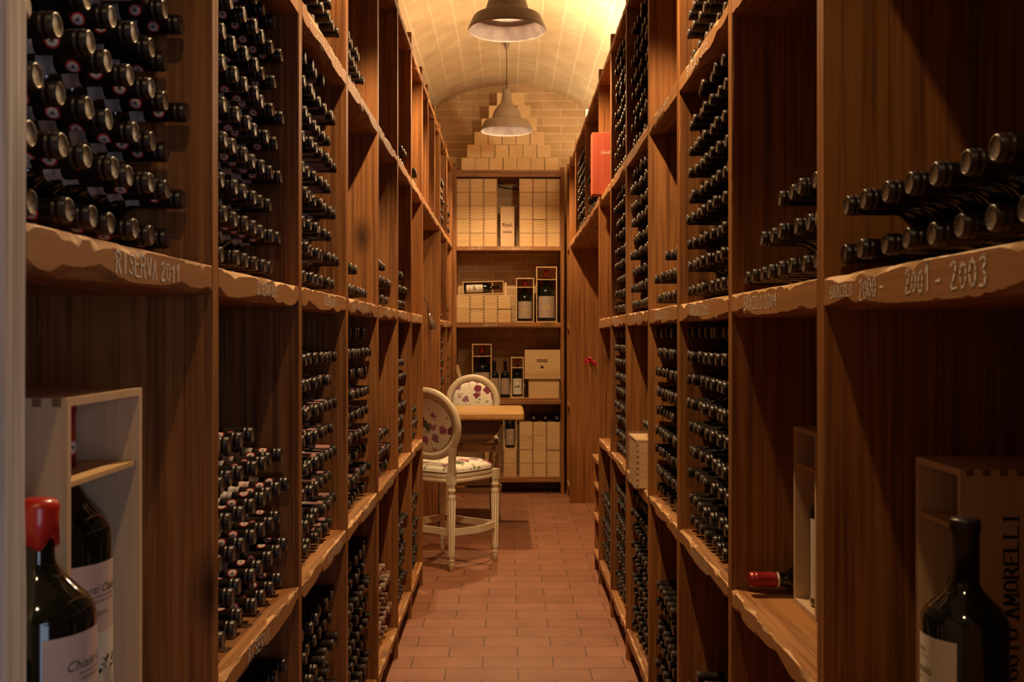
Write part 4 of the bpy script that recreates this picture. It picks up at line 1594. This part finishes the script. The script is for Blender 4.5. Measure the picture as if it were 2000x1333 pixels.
def chair(label, loc, rz, wb=.255, hb=.243):
    rt_ = thing('bar_chair', label, 'chair', group='cream bar chairs at the high table', mat=Matrix.Translation(loc) @ Matrix.Rotation(rz, 4, 'Z'))
    SZ = .605
    bw, fw, hd = .17, .227, .203
    legs = [(-bw, -hd), (bw, -hd), (-fw, hd), (fw, hd)]
    for i, (lx, ly) in enumerate(legs):
        mb_ = MB()
        mb_.lathe(leg_profile(SZ - .035), 20, mat=Matrix.Translation((lx, ly, 0)))
        mb_.box(lx - .023, lx + .023, ly - .023, ly + .023, SZ - .037, SZ + .028)
        # flutes as thin raised fillets
        for k in range(8):
            a = 2 * PI * k / 8
            p0 = (lx + .0178 * math.cos(a), ly + .0178 * math.sin(a), .10)
            p1 = (lx + .0258 * math.cos(a), ly + .0258 * math.sin(a), SZ - .14)
            mb_.tube([p0, p1], .0022, 5)
        mb_.obj('leg', ['paint'], rt_)

    def outline(s_, n_=48, z=0.0):
        o_ = []
        for i in range(n_):
            a = 2 * PI * i / n_
            c_, d_ = math.cos(a), math.sin(a)
            e = 3.9
            r1 = (abs(c_) ** e + abs(d_) ** e) ** (-1 / e)
            wd_ = .226 + .020 * d_
            o_.append((c_ * r1 * wd_ * s_, d_ * r1 * .230 * s_, z))
        return o_
    mb_ = MB()
    mb_.loft([outline(1.0, z=SZ - .028), outline(1.03, z=SZ - .020), outline(1.03, z=SZ - .008), outline(1.0, z=SZ - .004), outline(1.0, z=SZ + .006),
              outline(1.025, z=SZ + .012), outline(1.025, z=SZ + .026), outline(.99, z=SZ + .034)], smooth=False)
    mb_.obj('seat_rail', ['paint'], rt_)
    mb_ = MB()
    ringz = [(1.0, SZ + .035), (1.02, SZ + .050), (1.0, SZ + .066), (.93, SZ + .080), (.78, SZ + .092), (.55, SZ + .101), (.3, SZ + .105), (.02, SZ + .106)]
    mb_.loft([outline(s_, z=z_) for s_, z_ in ringz], smooth=True)
    seat = mb_.obj('seat', ['floral'], rt_)
    mb_ = MB()
    mb_.tube(outline(1.01, z=SZ + .037), .0045, 6, closed=True)
    mb_.obj('piping', ['piping'], seat)
    # stretchers: curved footrests between the legs
    for (a, b_, bow) in (((-bw, -hd), (bw, -hd), -.0), ((bw, -hd), (fw, hd), .045), ((-bw, -hd), (-fw, hd), -.045), ((-fw, hd), (fw, hd), .0)):
        rings_ = []
        va, vb = Vector((a[0], a[1], 0)), Vector((b_[0], b_[1], 0))
        for i in range(13):
            t_2 = i / 12
            p = va.lerp(vb, t_2)
            p.x += bow * math.sin(PI * t_2)
            d = (vb - va).normalized()
            nrm = Vector((-d.y, d.x, 0)) * .009
            zz = .255
            rings_.append([tuple(p + nrm + Vector((0, 0, zz - .022))), tuple(p - nrm + Vector((0, 0, zz - .022))),
                           tuple(p - nrm + Vector((0, 0, zz + .022))), tuple(p + nrm + Vector((0, 0, zz + .022)))])
        MB().loft(rings_).obj('stretcher', ['paint'], rt_)
    # back: stiles, oval frame, pads
    lean = math.atan2(.05, .35)
    zc = .958
    Mb = Matrix.Translation((0, -hd - .038, zc)) @ Matrix.Rotation(lean, 4, 'X')
    mb_ = MB()
    n_ = 64
    sec = [(-.030, -.014), (.030, -.014), (.034, -.004), (.034, .006), (.026, .015), (.010, .019), (-.004, .017), (-.018, .012), (-.028, .006)]
    rings_ = []
    for i in range(n_):
        a = 2 * PI * i / n_
        c_, d_ = math.cos(a), math.sin(a)
        rings_.append([Mb @ Vector(((wb - .033 + u) * c_, v, (hb - .033 + u) * d_)) for u, v in sec])
    rings_.append(rings_[0])
    mb_.loft(rings_, caps=False, smooth=True)
    fr = mb_.obj('back_frame', ['paint'], rt_)
    for s_ in (-1, 1):
        mb_ = MB()
        top_ = Mb @ Vector((s_ * wb * .70, 0, -hb * .62))
        q0 = Vector((s_ * bw, -hd, SZ + .03))
        rs = []
        for i in range(7):
            t_2 = i / 6
            p = q0.lerp(top_, t_2)
            w_ = .023 - .003 * math.sin(PI * t_2)
            rs.append([(p.x - w_, p.y - .016, p.z), (p.x + w_, p.y - .016, p.z), (p.x + w_, p.y + .016, p.z), (p.x - w_, p.y + .016, p.z)])
        mb_.loft(rs).obj('back_post', ['paint'], rt_)
    for sgn in (1, -1):
        mb_ = MB()
        rs = []
        for s_, dpt in ((1.0, .006), (.97, .016), (.85, .024), (.6, .031), (.3, .034), (.01, .035)):
            if sgn < 0:
                dpt = .006 + (dpt - .006) * .35
            rs.append([Mb @ Vector(((wb - .058) * s_ * math.cos(2 * PI * i / 40), sgn * dpt, (hb - .058) * s_ * math.sin(2 * PI * i / 40))) for i in range(40)])
        mb_.loft(rs, smooth=True, caps=False)
        pad = mb_.obj('back_pad', ['floral_big'], rt_)
        mb_ = MB()
        mb_.tube([Mb @ Vector(((wb - .057) * math.cos(2 * PI * i / 48), sgn * .013, (hb - .057) * math.sin(2 * PI * i / 48))) for i in range(48)], .004, 6, closed=True)
        mb_.obj('piping', ['piping'], pad)
    return rt_


chair('nearer cream bar chair with floral pads, partly hidden by the left rack', (-.397, 6.754, 0), R(-35), wb=.275)
chair('farther cream bar chair facing the camera, its back rising behind the table', (-.318, 8.47, 0), R(180), wb=.238)

# ------------------------------------------------------------------ small things
root = thing('reading_lamp', 'small gooseneck lamp with a metal cone fixed to the left post', 'lamp', (-.531, 6.13, 1.77))
pts = [(0, 0, 0), (.008, .0, .006), (.018, .004, -.008), (.026, .008, -.035), (.030, .012, -.07), (.032, .016, -.095)]
MB().tube(pts, .0028).obj('gooseneck', ['cord'], root)
mt = Matrix.Translation((.060, .03, -.190)) @ Matrix.Rotation(R(-14), 4, 'Y')
MB().lathe([(0, .026), (.002, .027), (.05, .018), (.085, .010), (.10, .008), (.101, 0)], 20, mat=mt).obj('lamp_cone', ['lampmetal'], root)

root = thing('paper_bag', 'small orange paper bag with a yellow ribbon handle under the chairs', 'bag', (px(888, 9.5), 9.5, 0))
lbox('bag_body', -.075, .07, -.04, .04, .001, .15, 'bag', root)
MB().tube([(.072, 0, .14), (.09, 0, .13), (.105, 0, .09), (.10, 0, .06), (.085, 0, .075), (.08, 0, .11)], .005).obj('ribbon', ['ribbon'], root)

root = thing('low_shelf', 'low dark wooden shelf unit just behind the last right post', 'shelf unit', (.56, 6.26, 0))
lbox('side_panel', 0.006, .55, .29, .315, 0, .735, 'upright', root)
lbox('side_panel', 0.006, .55, -.03, -.005, 0, .735, 'upright', root)
for z_ in (.12, .36, .56):
    lbox('shelf_board', -.006, .55, -.005, .29, z_, z_ + .02, 'shelf', root)
lbox('top_board', -.010, .56, -.04, .325, .735, .757, 'shelf', root)
# vase with red flowers
vx, vy = .640, 6.45
root = thing('flower_vase', 'dark bud vase on the low shelf unit, hidden behind the post', 'vase', (vx, vy, .757))
MB().lathe([(0, 0), (.0, .03), (.06, .042), (.12, .035), (.2, .014), (.27, .017), (.272, .014)], 24).obj('vase_body', ['glass'], root)
rf = random.Random(8)
for i, (tx, ty, tz, s_, lb) in enumerate(((px(1150, 6.5), 6.5, pz(707, 6.5), .030, 'larger red carnation peeping out left of the right post'),
                                          (px(1160, 6.5), 6.5, pz(712, 6.5), .022, 'smaller red carnation at the edge of the right post'))):
    root = thing('carnation', lb, 'flower', (vx, vy, 1.0), group='red carnations by the right post')
    MB().tube([(0, 0, -.05), (-.01, 0, .1), ((tx - vx) * .6, ty - vy, (tz - 1.0) * .8), (tx - vx, ty - vy, tz - 1.0 - .01)], .0025, 6).obj('stem', ['stem'], root)
    mb = MB()
    for k in range(60):
        a = rf.uniform(0, 2 * PI)
        el = rf.uniform(-.5, 1.5)
        d = Vector((math.cos(a) * math.cos(el), math.sin(a) * math.cos(el), math.sin(el)))
        u = d.orthogonal().normalized()
        v = d.cross(u)
        c = Vector((tx - vx, ty - vy, tz - 1.0))
        rad = s_ * rf.uniform(.5, 1.0)
        th = rf.uniform(0, PI)
        uu = u * math.cos(th) + v * math.sin(th)
        vv = d.cross(uu)
        base = c + d * s_ * .1
        tip = c + d * rad
        w2 = s_ * .38
        mb.add([base, tip - uu * w2 + vv * .003, tip + d * .004 - uu * w2 * .4 - vv * .003, tip + uu * w2 * .3 + vv * .004, tip + uu * w2],
               [(0, 1, 2, 3, 4)])
    mb.obj('petals', ['petal'], root)
bpy.context.view_layer.update()
